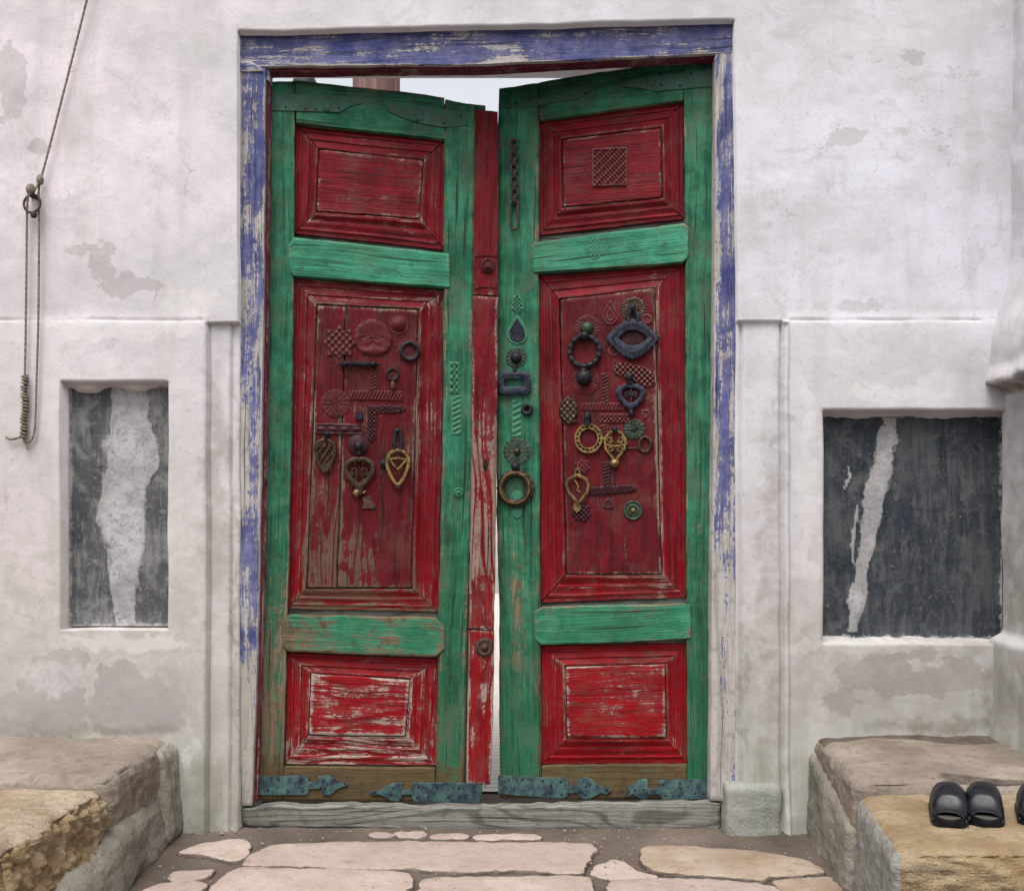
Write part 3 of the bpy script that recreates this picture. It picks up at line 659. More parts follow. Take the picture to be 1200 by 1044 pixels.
flag([(906, 1029), (935, 1027), (972, 1024), (984, 1040), (996, 1075), (938, 1075), (924, 1048)], PAVE2, seed=10, h=.011)
for i, (a, b, c, d) in enumerate([(434, 462, 975, 980), (463, 500, 973.5, 980.5), (505, 548, 976, 981.5), (553, 633, 977, 982.5)]):
    flag([(a, (c+d)/2), (a+5, c+.5), (b-6, c), (b, (c+d)/2), (b-7, d), (a+5, d)], seed=20+i, h=.016)
for i, (a, b) in enumerate([(-1.0, -.42), (-.39, .12), (.15, .75)]):     # the next row, just below the picture
    flag([], seed=30+i, extra=[(a, -1.2), (b, -1.2), (b, -.68), (a, -.68)])
# behind the door: far wall, post and column of the courtyard
fw = empty('courtyard_wall', (0, 11.2, 0)); tag(fw, 'whitewashed far wall of the courtyard behind the door', 'wall')
mk('wall_body', [tuple(np.array(p)) for p in hexa(-7, 7, -.15, .15, -.05, 3.0)], [[0, 1, 2, 3], [4, 5, 6, 7], [0, 1, 5, 4], [1, 2, 6, 5], [2, 3, 7, 6], [3, 0, 4, 7]], PLASTER, fw, False, {'m': np.zeros((8, 3))}, recalc=True)
def col_at(px, y): return (px-CX)/F*(D+y)
def column(name, px, y, rad, top, label, cat, cap=True):
    r = empty(name, (col_at(px, y), y, 0)); tag(r, label, cat)
    m = MB(); n = 16
    prof = [(0, rad*1.5), (.10, rad*1.5), (.14, rad*1.15), (.3, rad*.85), (.6, rad*1.12), (top*.5, rad*1.02), (top, rad*.92)] if cap else [(0, rad*1.3), (.2, rad*1.2), (top-.06, rad), (top-.04, rad*1.25), (top, rad*.8)]
    v = []; f = []
    for z, q in prof:
        for k in range(n): v.append((q*math.cos(2*math.pi*k/n), q*math.sin(2*math.pi*k/n), z))
    for i in range(len(prof)-1):
        for k in range(n): f.append([i*n+k, i*n+(k+1) % n, (i+1)*n+(k+1) % n, (i+1)*n+k])
    f.append([(len(prof)-1)*n+k for k in range(n)])
    mk('shaft', v, f, POSTWOOD if cap else IRON, r, True, sharp=30)
    if cap:
        c = hexa(-.45, .45, -.14, .14, top, top+.22); mk('bracket', c, [[0, 1, 2, 3], [4, 5, 6, 7], [0, 1, 5, 4], [1, 2, 6, 5], [2, 3, 7, 6], [3, 0, 4, 7]], POSTWOOD, r, False, recalc=True)
column('courtyard_column', 441, 3.0, .145, 4.3, 'brown wooden column rising behind the left door leaf', 'column')
x_, z_ = wpx(357, 90.5, 1.0)
column('hitching_post', 357, 1.0, .045, z_, 'dark post top just showing above the left door leaf', 'post', False)

# ------------------------------------------------------------------ door frame
frame = empty('door_frame', (0, .03, 0)); tag(frame, 'blue painted wooden door frame, flaking to bare timber, with grey sill', 'door frame'); FRAME.O = np.array([0, .03, 0.0])
def wl(px, py): return (.21+.30*sstep(380, 520, py)*sstep(640, 540, py)+.55*sstep(740, 830, py)+.25*(fbm(py/60, px/14, 0, 3, 71)-.5)+.20*sstep(300, 284, px), .2+.6*sstep(650, 850, py))
def wr(px, py): return (.18+.50*sstep(560, 720, py)+.22*sstep(210, 120, py)*0+.30*sstep(850, 838, px)+.25*(fbm(py/60, px/14, 3, 3, 72)-.5), .1+.2*sstep(600, 800, py))
def wt(px, py): return (.08+.3*(fbm(px/40, py/18, 3, 3, 73)-.5)+.12*sstep(480, 330, px)+.14*sstep(62, 76, py), .0)
plank(FRAME, 'jamb', [(279.5, 80), (279.5, 360), (279, 560), (278, 720), (277, 944)], [(311, 80), (309, 360), (306, 560), (303, 720), (296, 944)], 0, BLUE, frame, n0=-.05, wearf=wl, cham=.002)
plank(FRAME, 'jamb', [(838, 66), (837.5, 360), (835, 600), (832, 938)], [(861, 40), (864.5, 360), (866.5, 600), (867, 938)], .001, BLUE, frame, n0=-.05, wearf=wr, cham=.002)
plank(FRAME, 'lintel', [(279.5, 42), (560, 31), (862, 25)], [(279.5, 78.5), (560, 76.5), (862, 62)], .003, BLUE, frame, n0=-.049, wearf=wt, cham=.002)
# inner red edge of the jambs and soffit of the lintel
plank(FRAME, 'stop', [(310, 79), (308, 360), (305, 560), (302, 720), (295.5, 941)], [(316, 79), (313.5, 360), (311, 560), (308, 720), (301, 941)], -.018, REDEDGE, frame, n0=-.055, cham=.0015, M=3, wear=.1)
plank(FRAME, 'soffit_strip', [(300, 77), (560, 75), (839, 61)], [(300, 85), (560, 82.5), (839, 68)], -.012, REDEDGE, frame, n0=-.05, cham=.0015, M=3, wear=-.1)
plank(FRAME, 'joint_plate', [(278, 73), (294, 72), (306, 79)], [(278, 84.5), (296, 84), (308, 84)], .006, BLUE, frame, n0=-.001, cham=.0015, M=3, wear=.5, brown=.1)
plank(FRAME, 'wedge', [(309.5, 82), (309.5, 92)], [(315.5, 82), (315.5, 96)], -.010, BLUE, frame, n0=-.05, cham=.001, M=3, wear=.3)
thr = plank(FRAME, 'sill', [(281, 947), (330, 944), (560, 944.5), (760, 942), (845, 940)], [(288, 967), (330, 970), (560, 973), (760, 975), (842, 976)], .004, GREYWOOD, frame, n0=-.038, cham=.006, wear=.6, brown=.35, jit=.003, M=9, edge=.3,
            wearf=lambda px, py: (0*px, .5*sstep(330, 290, px)))
thr['label'] = 'grey weathered wooden sill with wavy grain'

# ------------------------------------------------------------------ leaves
def leaf_root(pl, name, label):
    r = empty(name, tuple(pl.O), pl.th); tag(r, label, 'door leaf'); pl.root = r; return r
LR = leaf_root(LEFT, 'door_leaf', 'green and red panelled door leaf with the red closing strip and pierced leaf pendant')
RR = leaf_root(RIGHT, 'door_leaf', 'green and red panelled door leaf with the hanging chain and large ring knocker')
def mould_prof(t):
    # from the outer edge (t=0) to the inner one: hollow, quirk, then rising to a worn ridge
    return -.016+.004*sstep(.16, .22, t)-.003*sstep(.28, .32, t)+.005*sstep(.32, .58, t)-.003*sstep(.62, .66, t)+.010*sstep(.66, .92, t)
MT = (.16, .19, .22, .28, .30, .32, .38, .45, .52, .58, .62, .64, .66, .72, .80, .88, .92)
def lerp(a, b, t): return (a[0]+(b[0]-a[0])*t, a[1]+(b[1]-a[1])*t)
def panel(pl, root, out, inn, wear=0, wearf=None, brown=.3, splits=None, mw=(0, 0, 0, 0), fw=0, raise_=.006, gap=1.3):
    """out / inn: TL TR BR BL pixel corners; four mitred mouldings and a fielded board"""
    TL, TR, BR, BL = out; a, b, c, d = inn; g = gap
    def sh(p, q, e): # pull the two ends of an edge together by e pixels for the mitre joint
        v = np.array(q, float)-np.array(p, float); l = np.linalg.norm(v); u = v/l*e; return tuple(np.array(p)+u), tuple(np.array(q)-u)
    for k, (P, Q, p, q) in enumerate([(TL, TR, a, b), (TR, BR, b, c), (BR, BL, c, d), (BL, TL, d, a)]):
        P, Q = sh(P, Q, .25); p, q = sh(p, q, .25)
        plank(pl, 'moulding', [P, Q], [p, q], -.004, RED, root, n0=-.034, prof=mould_prof, cham=.0015, wear=wear+mw[k], wearf=wearf, brown=brown, extra_t=MT, M=5, jit=.0004, edge=(.25, 1.15))
    # fielded board, split into planks where the photograph shows a joint
    cx = np.mean([a[0], b[0], c[0], d[0]]); cy = np.mean([a[1], b[1], c[1], d[1]])
    def ins(p): return (p[0]+(g if p[0] < cx else -g), p[1]+(g if p[1] < cy else -g))
    a, b, c, d = map(ins, (a, b, c, d)); S = [0]+list(splits or [])+[1]
    horiz = (b[0]-a[0]) > (d[1]-a[1])
    for i in range(len(S)-1):
        e0, e1 = S[i]+(0 if i == 0 else .004), S[i+1]-(0 if i == len(S)-2 else .004)
        t0, t1, b0, b1 = lerp(a, b, e0), lerp(a, b, e1), lerp(d, c, e0), lerp(d, c, e1)
        prof = lambda t: 0.0
        BM = RED if horiz else RED_D
        if horiz: plank(pl, 'panel_board', [t0, t1], [b0, b1], -.013+raise_, RED, root, n0=-.034, cham=.0035, wear=wear+fw, wearf=wearf, brown=brown, M=8, step=.012)
        else: plank(pl, 'panel_board', [t0, b0], [t1, b1], -.013+raise_, BM, root, n0=-.034, cham=.0035, wear=wear+fw, wearf=wearf, brown=brown, M=8, step=.012)
def quad_board(pl, root, name, q, n1, n0, mat):
    plank(pl, name, [q[0], q[1]], [q[3], q[2]], n1, mat, root, n0=n0, cham=.002, wear=.2, M=3, step=.05)

# ---- left leaf
def gwear_l(px, py):
    low = sstep(560, 900, py); left = sstep(345, 320, px)
    return (-.03+.24*low+.22*left*sstep(300, 420, py)*.6+.42*sstep(600, 800, py)*sstep(420, 330, px)+.55*sstep(885, 915, py)+.10*(fbm(px/14, py/40, 2, 3, 81)-.5), .45*low+.4*sstep(880, 910, py))
plank(LEFT, 'stile', [(309, 96), (303, 500), (294, 938)], [(346, 95), (342, 500), (332, 938)], 0, GREEN, LR, wearf=gwear_l)
plank(LEFT, 'stile', [(521.5, 117), (519, 500), (510, 938)], [(556.5, 124), (553, 500), (543, 938)], 0, GREEN, LR, wearf=gwear_l, cham=.006)
plank(LEFT, 'top_rail', [(346.5, 95), (412, 102), (472, 107.5), (521, 115)], [(346.5, 145.5), (412, 152), (472, 158), (521, 164)], -.0015, GREEN, LR, wearf=gwear_l)
plank(LEFT, 'middle_rail', [(338.5, 287), (345, 278.5), (440, 288), (527, 297.5)], [(338.5, 315), (344, 323), (440, 331), (527, 337)], .006, GREEN_L, LR, wear=-.02, wearf=gwear_l, cham=.0025)
plank(LEFT, 'middle_rail', [(330.5, 727), (339, 720), (511, 723.5), (521, 733)], [(331, 757), (338, 763), (511, 770), (521, 761)], .006, GREEN_L, LR, wear=.40, brown=.8, wearf=lambda px, py: (.35*sstep(400, 335, px)-.0, 0*px), cham=.0025)
plank(LEFT, 'bottom_rail', [(332.5, 898), (420, 899), (510, 900)], [(332.5, 938), (420, 938.5), (510, 939)], -.001, GREEN, LR, wear=1.05, brown=1.0)
panel(LEFT, LR, [(346.5, 146), (521.5, 164.5), (520.5, 293), (344.5, 274)], [(373, 174), (497, 187), (492, 258), (370, 249)], wear=.0, mw=(-.05, .10, .10, .04), fw=.02, raise_=.004)
def bigl(px, py):
    e = .62*sstep(130, 0, np.hypot((px-395)/.8, (py-645)/1.0))+.30*np.exp(-((px-397)/5.0)**2)*sstep(575, 610, py)+.22*np.exp(-((px-480)/14.0)**2)*sstep(470, 500, py)*sstep(560, 520, py)
    e = e+.20*sstep(430, 480, py)*sstep(600, 520, py)+.28*sstep(672, 700, py)+.1*sstep(660, 690, py)+.25*sstep(374, 358, py)
    return (e, .60*sstep(440, 620, py))
panel(LEFT, LR, [(343, 326), (520, 341), (514, 717), (337, 713)], [(371, 356), (491, 362), (483, 690), (359, 690)], wear=-.06, wearf=bigl, splits=[.285], mw=(.10, .12, .12, .02), brown=.35, raise_=.004)
def botl(px, py): return (.28*sstep(840, 880, py)+.05*sstep(700, 800, py)+.22*sstep(800, 780, py)*sstep(360, 380, px)*0, 0*px)
panel(LEFT, LR, [(336.5, 765), (513, 771.5), (511, 897), (334.5, 895)], [(364, 788), (481, 795), (476, 864), (361, 862)], wear=.03, wearf=botl, mw=(-.05, .10, .16, .06), fw=.30, brown=.0, raise_=.010)
quad_board(LEFT, LR, 'backing_board', [(311, 100), (553, 126), (542, 936), (297, 936)], -.0335, -.045, POSTWOOD if False else GREYWOOD)
# red closing strip in three lengths
def swear(px, py): return (.05+.62*sstep(430, 560, py)*sstep(740, 640, py)+.18*sstep(700, 800, py)-.10*sstep(360, 300, py), .25*sstep(440, 560, py)*sstep(740, 660, py))
plank(LEFT, 'closing_strip', [(556.8, 128), (555, 300), (554, 345)], [(583, 131), (584.5, 200), (583.5, 347)], -.004, RED, LR, n0=-.046, wearf=swear, cham=.002)
plank(LEFT, 'closing_strip', [(554, 347), (553, 480), (550.5, 640), (549, 737)], [(583.5, 348.5), (582.5, 480), (581, 640), (579, 737)], -.001, RED, LR, n0=-.046, wearf=swear, cham=.004)
plank(LEFT, 'closing_strip', [(548.8, 738.5), (547.5, 830), (546.5, 918)], [(579.5, 738.5), (578, 830), (575, 919)], -.005, RED, LR, n0=-.046, wearf=swear, cham=.003, wear=.12)
plank(LEFT, 'edge_board', [(549, 121), (544, 500), (541, 938)], [(569, 124), (568, 500), (565, 936)], -.020, GREEN, LR, n0=-.047, wear=.1)

# ---- right leaf
def gwear_r(px, py):
    low = sstep(620, 920, py); lf = sstep(634, 622, px)
    e = -.06+.14*low+.60*lf*sstep(590, 640, py)*sstep(860, 700, py)*np.exp(-((px-606)/11.0)**2)+.5*sstep(890, 925, py)*sstep(860, 600, px)*.7
    e = e+.30*np.exp(-((px-625)/5.0)**2)*sstep(250, 330, py)*sstep(420, 330, py)+.26*np.exp(-((px-625)/5.0)**2)*sstep(420, 460, py)*sstep(540, 480, py)
    return (e, .45*low+.2*sstep(590, 640, py))
plank(RIGHT, 'stile', [(585, 104), (583, 150), (582, 300), (582, 600), (585, 720), (585.5, 935)], [(632, 97), (632, 150), (631, 300), (632, 600), (633, 720), (634, 935)], 0, GREEN, RR, wearf=gwear_r, cham=.007)
plank(RIGHT, 'stile', [(801.5, 74), (803, 310), (804, 600), (805.5, 936)], [(840, 70), (839, 310), (837, 600), (834, 936)], 0, GREEN, RR, wear=-.02, wearf=gwear_r)
plank(RIGHT, 'top_rail', [(632.5, 96.5), (685, 88), (742, 80), (801, 74)], [(632.5, 141), (685, 134), (742, 126), (801, 118.5)], -.0015, GREEN, RR, wearf=gwear_r)
plank(RIGHT, 'middle_rail', [(624.5, 285), (700, 274.5), (801, 262), (807.5, 268)], [(624.5, 319.5), (700, 315), (800, 307.5), (806.5, 302)], .006, GREEN_L, RR, wear=-.12, cham=.0025)
plank(RIGHT, 'middle_rail', [(626, 716), (634, 711), (720, 709), (810, 707)], [(627, 750), (634, 755.5), (720, 753), (810, 748)], .006, GREEN_L, RR, wear=.12, brown=.6, cham=.0025)
plank(RIGHT, 'bottom_rail', [(634.5, 897), (720, 896), (805, 895.5)], [(634.5, 936), (720, 936), (805, 936)], -.001, GREEN, RR, wear=.95, brown=1.0)
panel(RIGHT, RR, [(632.5, 142), (801, 119.5), (801.5, 257), (632, 276)], [(658, 163), (775, 149), (777, 233), (659, 244)], wear=-.10, mw=(0, .02, .02, 0), raise_=.010)
def bigr(px, py): return (.02+.40*np.exp(-((px-(767+(py-340)*.022))/6.0)**2)+.26*sstep(640, 690, py)*sstep(640, 670, px)*.6+.04*sstep(640, 600, py)*sstep(430, 500, py), .15+0*px)
panel(RIGHT, RR, [(632, 324), (803, 309), (804.5, 700), (634, 706)], [(655, 350), (768, 337), (776, 674), (663, 674)], wear=-.06, wearf=bigr, mw=(.02, -.08, .10, -.12), raise_=.008, gap=1.4)
panel(RIGHT, RR, [(634.5, 757), (805, 753.5), (805.5, 894), (634.5, 895)], [(662, 780), (780, 777), (782, 865), (664, 866)], wear=-.05, mw=(0, .06, .0, .06), fw=.27, brown=.2, raise_=.012)
quad_board(RIGHT, RR, 'backing_board', [(588, 106), (836, 76), (831, 934), (588, 933)], -.0335, -.045, GREYWOOD)

# ------------------------------------------------------------------ metalwork on the leaves
def ctr(pl, px, py, n=.0): x, z = pl.lp(px, py, n); return float(x), n, float(z)
def pts(pl, L, n=.0): L = np.array(L, float); x, z = pl.lp(L[:, 0], L[:, 1], n); return list(zip(x, z))
def strap(pl, root, body, neck, spade, holes, mat, n1=.006, plan='strap_hinge'):
    m = MB(); m.plate(pts(pl, body), .0, n1)
    if neck: m.plate(pts(pl, neck), .0005, n1+.001)
    if spade: m.plate(pts(pl, spade), .0, n1+.0005)
    o = m.build(plan, mat, root)
    h = MB()
    for x, y in holes: c = ctr(pl, x, y, n1); h.ball((c[0], c[1]-.0006, c[2]), .0042, .55, 8, 4)
    if holes: h.build('nails', BLACKHOLE, o, kind='stuff')
    return o
strap(LEFT, LR, [(295, 909.5), (357, 908), (361, 910), (362, 920), (361, 929), (357, 931), (295, 930.5)], [(360, 916), (375, 915), (375, 923), (360, 924)],
      [(373, 909), (378, 909), (380, 907.5), (386, 908), (392, 912), (400, 916.5), (407, 916.5), (408, 919), (404, 920.5), (398, 922), (392, 927), (386, 931), (378, 930), (377, 922), (373, 920)],
      [(300, 915), (314, 926), (326, 913), (338, 927), (353, 914), (354, 927), (380, 914), (381, 924), (404, 918.5)], VERDI)
strap(LEFT, LR, [(483, 918), (486, 916), (543, 917), (565, 919.5), (562, 939.5), (520, 939), (486, 938.5), (482, 935)], [(471, 925), (484, 924.5), (484, 930), (471, 930)],
      [(433, 928), (437, 925.5), (445, 926), (452, 921), (461, 917), (471, 917), (472, 929), (471, 935), (467, 938), (460, 938), (450, 933), (444, 929.5), (436, 931)],
      [(490, 922), (513, 923), (538, 924), (489, 934), (502, 933), (525, 934), (439, 928), (461, 923), (459, 931)], VERDI)
strap(RIGHT, RR, [(584, 908), (624, 910), (664, 911.5), (666, 914), (666, 931), (662, 934.5), (640, 934), (606, 931), (584, 929)], [(664, 921), (678, 920), (678, 928), (664, 929)],
      [(677, 914), (681, 912), (686, 910), (694, 913), (698, 917), (706, 922), (711, 922), (716, 926.5), (711, 930), (705, 928), (696, 933), (690, 936), (682, 935), (677, 929)],
      [(596, 913), (612, 913), (636, 915), (646, 920), (657, 916), (645, 929), (658, 931), (687, 921), (687, 931), (711, 926.5)], VERDI)
strap(RIGHT, RR, [(772, 915), (776, 913.5), (833, 912), (833, 935), (777, 936), (772, 932)], [(759, 924), (774, 923), (774, 930), (759, 930)],
      [(734, 919), (738, 921), (744, 918), (748, 913), (755, 911.5), (759, 913), (760, 922), (760, 934), (755, 936.5), (747, 933), (742, 929), (736, 934), (733, 930), (736, 926)],
      [(777, 919), (797, 918), (780, 932), (815, 929), (744, 926), (754, 925)], VERDI)
# painted-over straps at the heads of the leaves
strap(LEFT, LR, [(312, 110), (340, 110.5), (376, 112), (398, 114), (414, 118.5), (424, 122), (414, 124), (406, 127.5), (398, 132), (376, 131.5), (340, 130.5), (312, 130)], None, None, [(317, 116), (335, 126), (358, 128), (370, 128), (397, 127)], EMBGREEN2, .003)
strap(LEFT, LR, [(449, 118), (470, 122), (497, 125), (530, 130), (549, 133), (549, 148), (520, 150), (497, 146), (470, 138), (455, 131)], None, None, [(540, 136), (489, 143), (520, 145)], EMBGREEN2, .003)
strap(RIGHT, RR, [(590, 125), (622, 119), (662, 107), (690, 100), (700, 104), (690, 110), (675, 117), (655, 120), (622, 126), (590, 128)], None, None, [(604, 122), (686, 110)], EMBGREEN2, .003)
strap(RIGHT, RR, [(724, 101), (740, 93), (762, 89), (800, 86), (835, 82), (835, 102), (775, 107), (768, 108), (750, 104), (738, 103)], None, None, [(775, 100), (797, 101), (774, 88), (810, 87)], EMBGREEN2, .003)
for pl, rt, L in ((LEFT, LR, [(383, 121), (491, 132)]), (RIGHT, RR, [(667, 103), (763, 92)])):
    for x, y in L:
        m = MB(); m.plate(pts(pl, [(x-5, y-3), (x+5, y-2), (x+5, y+3), (x+3.5, y+4), (x+4, y+10), (x-4, y+9.5), (x-3.5, y+4), (x-5, y+2)]), .0, .006); m.build('hasp', EMBGREEN2, rt)

def rosette(pl, root, px, py, r, mat, lobes=12, amp=.05, h=.004, n=.0, name='rosette', boss=None, bossmat=None, spokes=True, nr=9, rim=.5):
    c = ctr(pl, px, py, n); R_ = r*U; m = MB()
    def hh(q, t):
        ring = math.exp(-((q-.92)/.08)**2)*rim+math.exp(-((q-.50)/.08)**2)*.7
        sp = (.5+.5*math.cos(lobes*t))*math.exp(-((q-.72)/.14)**2)*.9 if spokes else 0
        pet = (.5+.5*math.cos(8*t))*math.exp(-((q-.28)/.16)**2)*.6 if spokes else 0
        return h*(.25+.75*(ring+sp+pet))*(0.5 if q > .99 else 1)
    m.polar(c, lambda t: R_*(1+amp*math.cos(lobes*t)), hh, nr, max(36, lobes*4))
    o = m.build(name, mat, root)
    if boss:
        b = MB(); b.ball((c[0], n+h*.5, c[2]), boss*U, .9, 14, 8); b.build('boss', bossmat or mat, o)
    return o
def relief(pl, root, poly, mat, hf, n=.0, h=.0035, res=1.1, name='relief_plate'):
    P = np.array(poly, float); x0, y0 = P.min(0); x1, y1 = P.max(0)
    ga = np.arange(x0-res, x1+2*res, res); gb = np.arange(y0-res, y1+2*res, res); a, b = np.meshgrid(ga, gb, indexing='ij')
    # signed distance to the outline
    ins = np.zeros(a.shape, bool); dist = np.full(a.shape, 1e9)
    for i in range(len(P)):
        p, q = P[i], P[(i+1) % len(P)]
        cond = ((p[1] > b) != (q[1] > b)); xs = (q[0]-p[0])*(b-p[1])/((q[1]-p[1]) if abs(q[1]-p[1]) > 1e-9 else 1e-9)+p[0]; ins ^= cond & (a < xs)
        d = q-p; t = np.clip(((a-p[0])*d[0]+(b-p[1])*d[1])/(d@d+1e-9), 0, 1); dist = np.minimum(dist, np.hypot(a-p[0]-t*d[0], b-p[1]-t*d[1]))
    sdist = np.where(ins, dist, -dist)
    h = h*1.7
    hn = n+(h*(.45+.55*np.clip(hf(a, b, sdist), -1, 1)))*sstep(-.4*res, .5*res, sdist)-.0012*(sdist < -.4*res)
    x, z = pl.lp(a, b, hn)
    V = np.stack([x, -hn, z], -1).reshape(-1, 3); na, nb = a.shape; I = np.arange(na*nb).reshape(na, nb)
    ok = sdist > -1.0*res; k = ok[:-1, :-1] & ok[1:, :-1] & ok[1:, 1:] & ok[:-1, 1:]
    f = np.stack([I[:-1, :-1], I[:-1, 1:], I[1:, 1:], I[1:, :-1]], -1)[k]
    used = np.unique(f); mp = np.full(len(V), -1); mp[used] = np.arange(len(used))
    hi = np.clip(hf(a, b, sdist), -1, 1).reshape(-1)*.5+.5  # relief height, drives the paler tint that stands in for shaded crevices
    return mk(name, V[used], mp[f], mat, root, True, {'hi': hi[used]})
def lat(p=5.0, q=5.0, rim=2.0):     # interlace pattern with a raised rim
    return lambda a, b, s: np.where(s < rim, .35, .9*np.sign(np.sin(a*2*np.pi/p)*np.sin(b*2*np.pi/q)))
def braid(axis, p=5.0): return lambda a, b, s: np.where(s < 1.3, .2, .95*np.sin(((a if axis == 'x' else b)*2+ (b if axis == 'x' else a))*2*np.pi/(2*p)))
def rect(x0, y0, x1, y1, sl=0.0): return [(x0, y0), (x1, y0+sl), (x1, y1+sl), (x0, y1)]

NF = -.009    # face of the fielded board, left;   right one is higher
# ---- left leaf, main panel
star = [(398, 380), (402, 388), (411, 386), (412, 395), (417, 402), (411, 408), (412, 417), (402, 416), (398, 421), (393, 416), (383, 418), (385, 408), (379, 401), (385, 395), (383, 386), (393, 388)]
relief(LEFT, LR, star, EMBDUST, lambda a, b, s: np.where(s < 1.2, .3, np.cos((a-398)*.75)*np.cos((b-402)*.7)), NF, .004)
c = ctr(LEFT, 437, 396, NF); m = MB()
def dish(q, t): return .007*(1-.65*(1-min(1, q*1.25))**.8)*(1-.4*max(0, q-.85)/.15)+.0016*math.sin(q*9+2*math.sin(3*t))*(math.sin(t) < .1)
m.polar(c, lambda t: 22*U*(1+.025*math.cos(18*t)), dish, 12, 72); m.build('round_plate', EMBRED, LR)
c = ctr(LEFT, 467, 380, NF); m = MB(); m.polar(c, lambda t: 12*U, lambda q, t: .002+.012*max(0, 1-(q/.8)**2), 10, 32); m.build('domed_boss', EMBRED, LR)
def ring_knocker(pl, root, px, py, r, wire, mat, n, plate=None, pmat=None, name='ring_knocker', sx=1, sz=1, knob=None, twist=0):
    c = ctr(pl, px, py, n); m = MB()
    P = [(c[0]+sx*r*U*math.sin(2*math.pi*k/40), n+wire*U*1.1, c[2]+sz*r*U*math.cos(2*math.pi*k/40)) for k in range(40)]
    rr = [wire*U*(1+(.28*math.sin(twist*2*math.pi*k/40) if twist else 0)) for k in range(40)]
    m.tube(P, rr, True, 8)
    o = m.build(name, mat, root)
    k_ = MB(); zt = c[2]+sz*r*U; kr = (knob or wire*1.4)*U
    k_.ball((c[0], n+kr*.9, zt), kr, 1.0, 10, 6); k_.tube([(c[0], n-.002, zt), (c[0], n+kr, zt)], kr*.6, False, 8, (1, 0, 0)); k_.build('staple', mat, o)
    if plate:
        p = MB(); p.polar((c[0], n, c[2]+(plate[1] if len(plate) > 1 else 0)*U), lambda t: plate[0]*U*(1+.03*math.cos(10*t)), lambda q, t: .0022+.001*math.cos(q*9), 6, 40); p.build('backplate', pmat or EMBRED, o)
    return o
ring_knocker(LEFT, LR, 480, 412, 10, 2.2, IRON, NF+.002, (14.5, 1), EMBDUST, knob=2.6)
# twisted bar
m = MB(); P = [ctr(LEFT, x, 427.5, NF) for x in np.linspace(400, 442, 43)]
m.tube([(p[0], NF+.011, p[2]) for p in P], [(.0075+.0022*math.sin(i*1.6)) for i in range(43)], False, 9)
for x in (404, 437): q = ctr(LEFT, x, 427.5, NF); m.tube([(q[0], NF-.002, q[2]), (q[0], NF+.012, q[2])], .006, False, 8, (1, 0, 0)); m.ball((q[0], NF+.015, q[2]), .0085, 1, 10, 6)
for x0, x1 in ((396, 401), (441, 447)): a_, b_ = ctr(LEFT, x0, 428, NF), ctr(LEFT, x1, 427, NF); m.tube([(a_[0], NF+.006, a_[2]), (b_[0], NF+.01, b_[2])], .003, False, 6)
m.build('twisted_handle', IRON, LR)
o = ring_knocker(LEFT, LR, 460, 439, 6.5, 1.4, IRON, NF, (8, 0), EMBDUST, knob=2.0)
c = ctr(LEFT, 460, 452, NF); m = MB(); m.ball((c[0], .002, c[2]), .008, .6, 10, 6, 1.7); m.build('drop', RUST, o)
rosette(LEFT, LR, 393.5, 473, 17, EMBDUST, 16, .02, .0042, NF)
relief(LEFT, LR, rect(432.5, 432, 441.5, 459), EMBDUST, braid('y', 4), NF, .0034)
relief(LEFT, LR, rect(409, 457.5, 472, 469, 1.0), EMBRED, braid('x', 4.2), NF, .004)
relief(LEFT, LR, [(430, 475), (470, 475), (476, 479), (470, 484), (441, 485), (441, 512), (435.5, 519), (430, 512)], EMBPLUM, lat(5, 5, 1.5), NF, .004)
relief(LEFT, LR, rect(369.5, 496, 426, 508, 1.5), EMBPLUM, lambda a, b, s: np.where(s < 1.6, .9, np.abs(np.sin((a-369)*np.pi/14.0))*.9*np.cos((b-502)*.5)), NF, .0045, name='hasp_plate')
c = ctr(LEFT, 421, 488, NF); m = MB(); m.tube([(c[0], NF-.002, c[2]), (c[0], NF+.022, c[2])], 4.6*U, False, 14, (1, 0, 0)); m.build('peg', IRON, LR)
# pierced leaf pendant
def drop_outline(cx, cy, w_, top, bot, n=40, pinch=.65):
    L = []
    for k in range(n):
        q = 2*math.pi*k/n; z = math.cos(q)
        yy = cy-(cy-top)*z if z > 0 else cy-(bot-cy)*z
        sx = math.sin(q)*w_*(1 if z > 0 else (1-.42*abs(z)**1.5)); L.append((cx+sx, yy))
    return L
def lattice_pendant(pl, root, cx, cy, w_, top, bot, mat, n, knobpx):
    m = MB(); out = drop_outline(cx, cy, w_, top, bot); P = pts(pl, out, n); I = pts(pl, drop_outline(cx, cy, w_*.84, top+4, bot-5), n)
    m.plate(P, n+.004, n+.011, I)
    for k in range(-3, 9):
        for sgn in (1, -1):
            L = []
            for t in np.linspace(0, 1, 40):
                y = top+4+(bot-top-9)*t; x = cx+sgn*(w_*.3*math.sin(t*9+k*1.05))+0
                L.append((x+(k-2.5)*w_*.22*(1-abs(2*t-.8)*.5), y))
            L = [q for q in L if abs(q[0]-cx) < w_*.86*(1 if q[1] < cy else max(0, 1-((q[1]-cy)/(bot-cy))**1.5))]
            if len(L) > 3: q = pts(pl, L, n); m.tube([(x, n+.0085, z) for x, z in q], .0016, False, 5)
    o = m.build('pierced_pendant', mat, root)
    c = ctr(pl, *knobpx, n); k_ = MB(); k_.ball((c[0], n+.010, c[2]), .0085, 1, 10, 6); k_.tube([(c[0], n-.002, c[2]), (c[0], n+.01, c[2])], .005, False, 8, (1, 0, 0)); q = ctr(pl, cx, top+2, n); k_.tube([(c[0], n+.010, c[2]), (q[0], n+.008, q[2])], .006, False, 8); k_.build('staple', IRON, o)
lattice_pendant(LEFT, LR, 381, 527, 13, 514, 555, BRONZE, NF+.003, (383, 509))
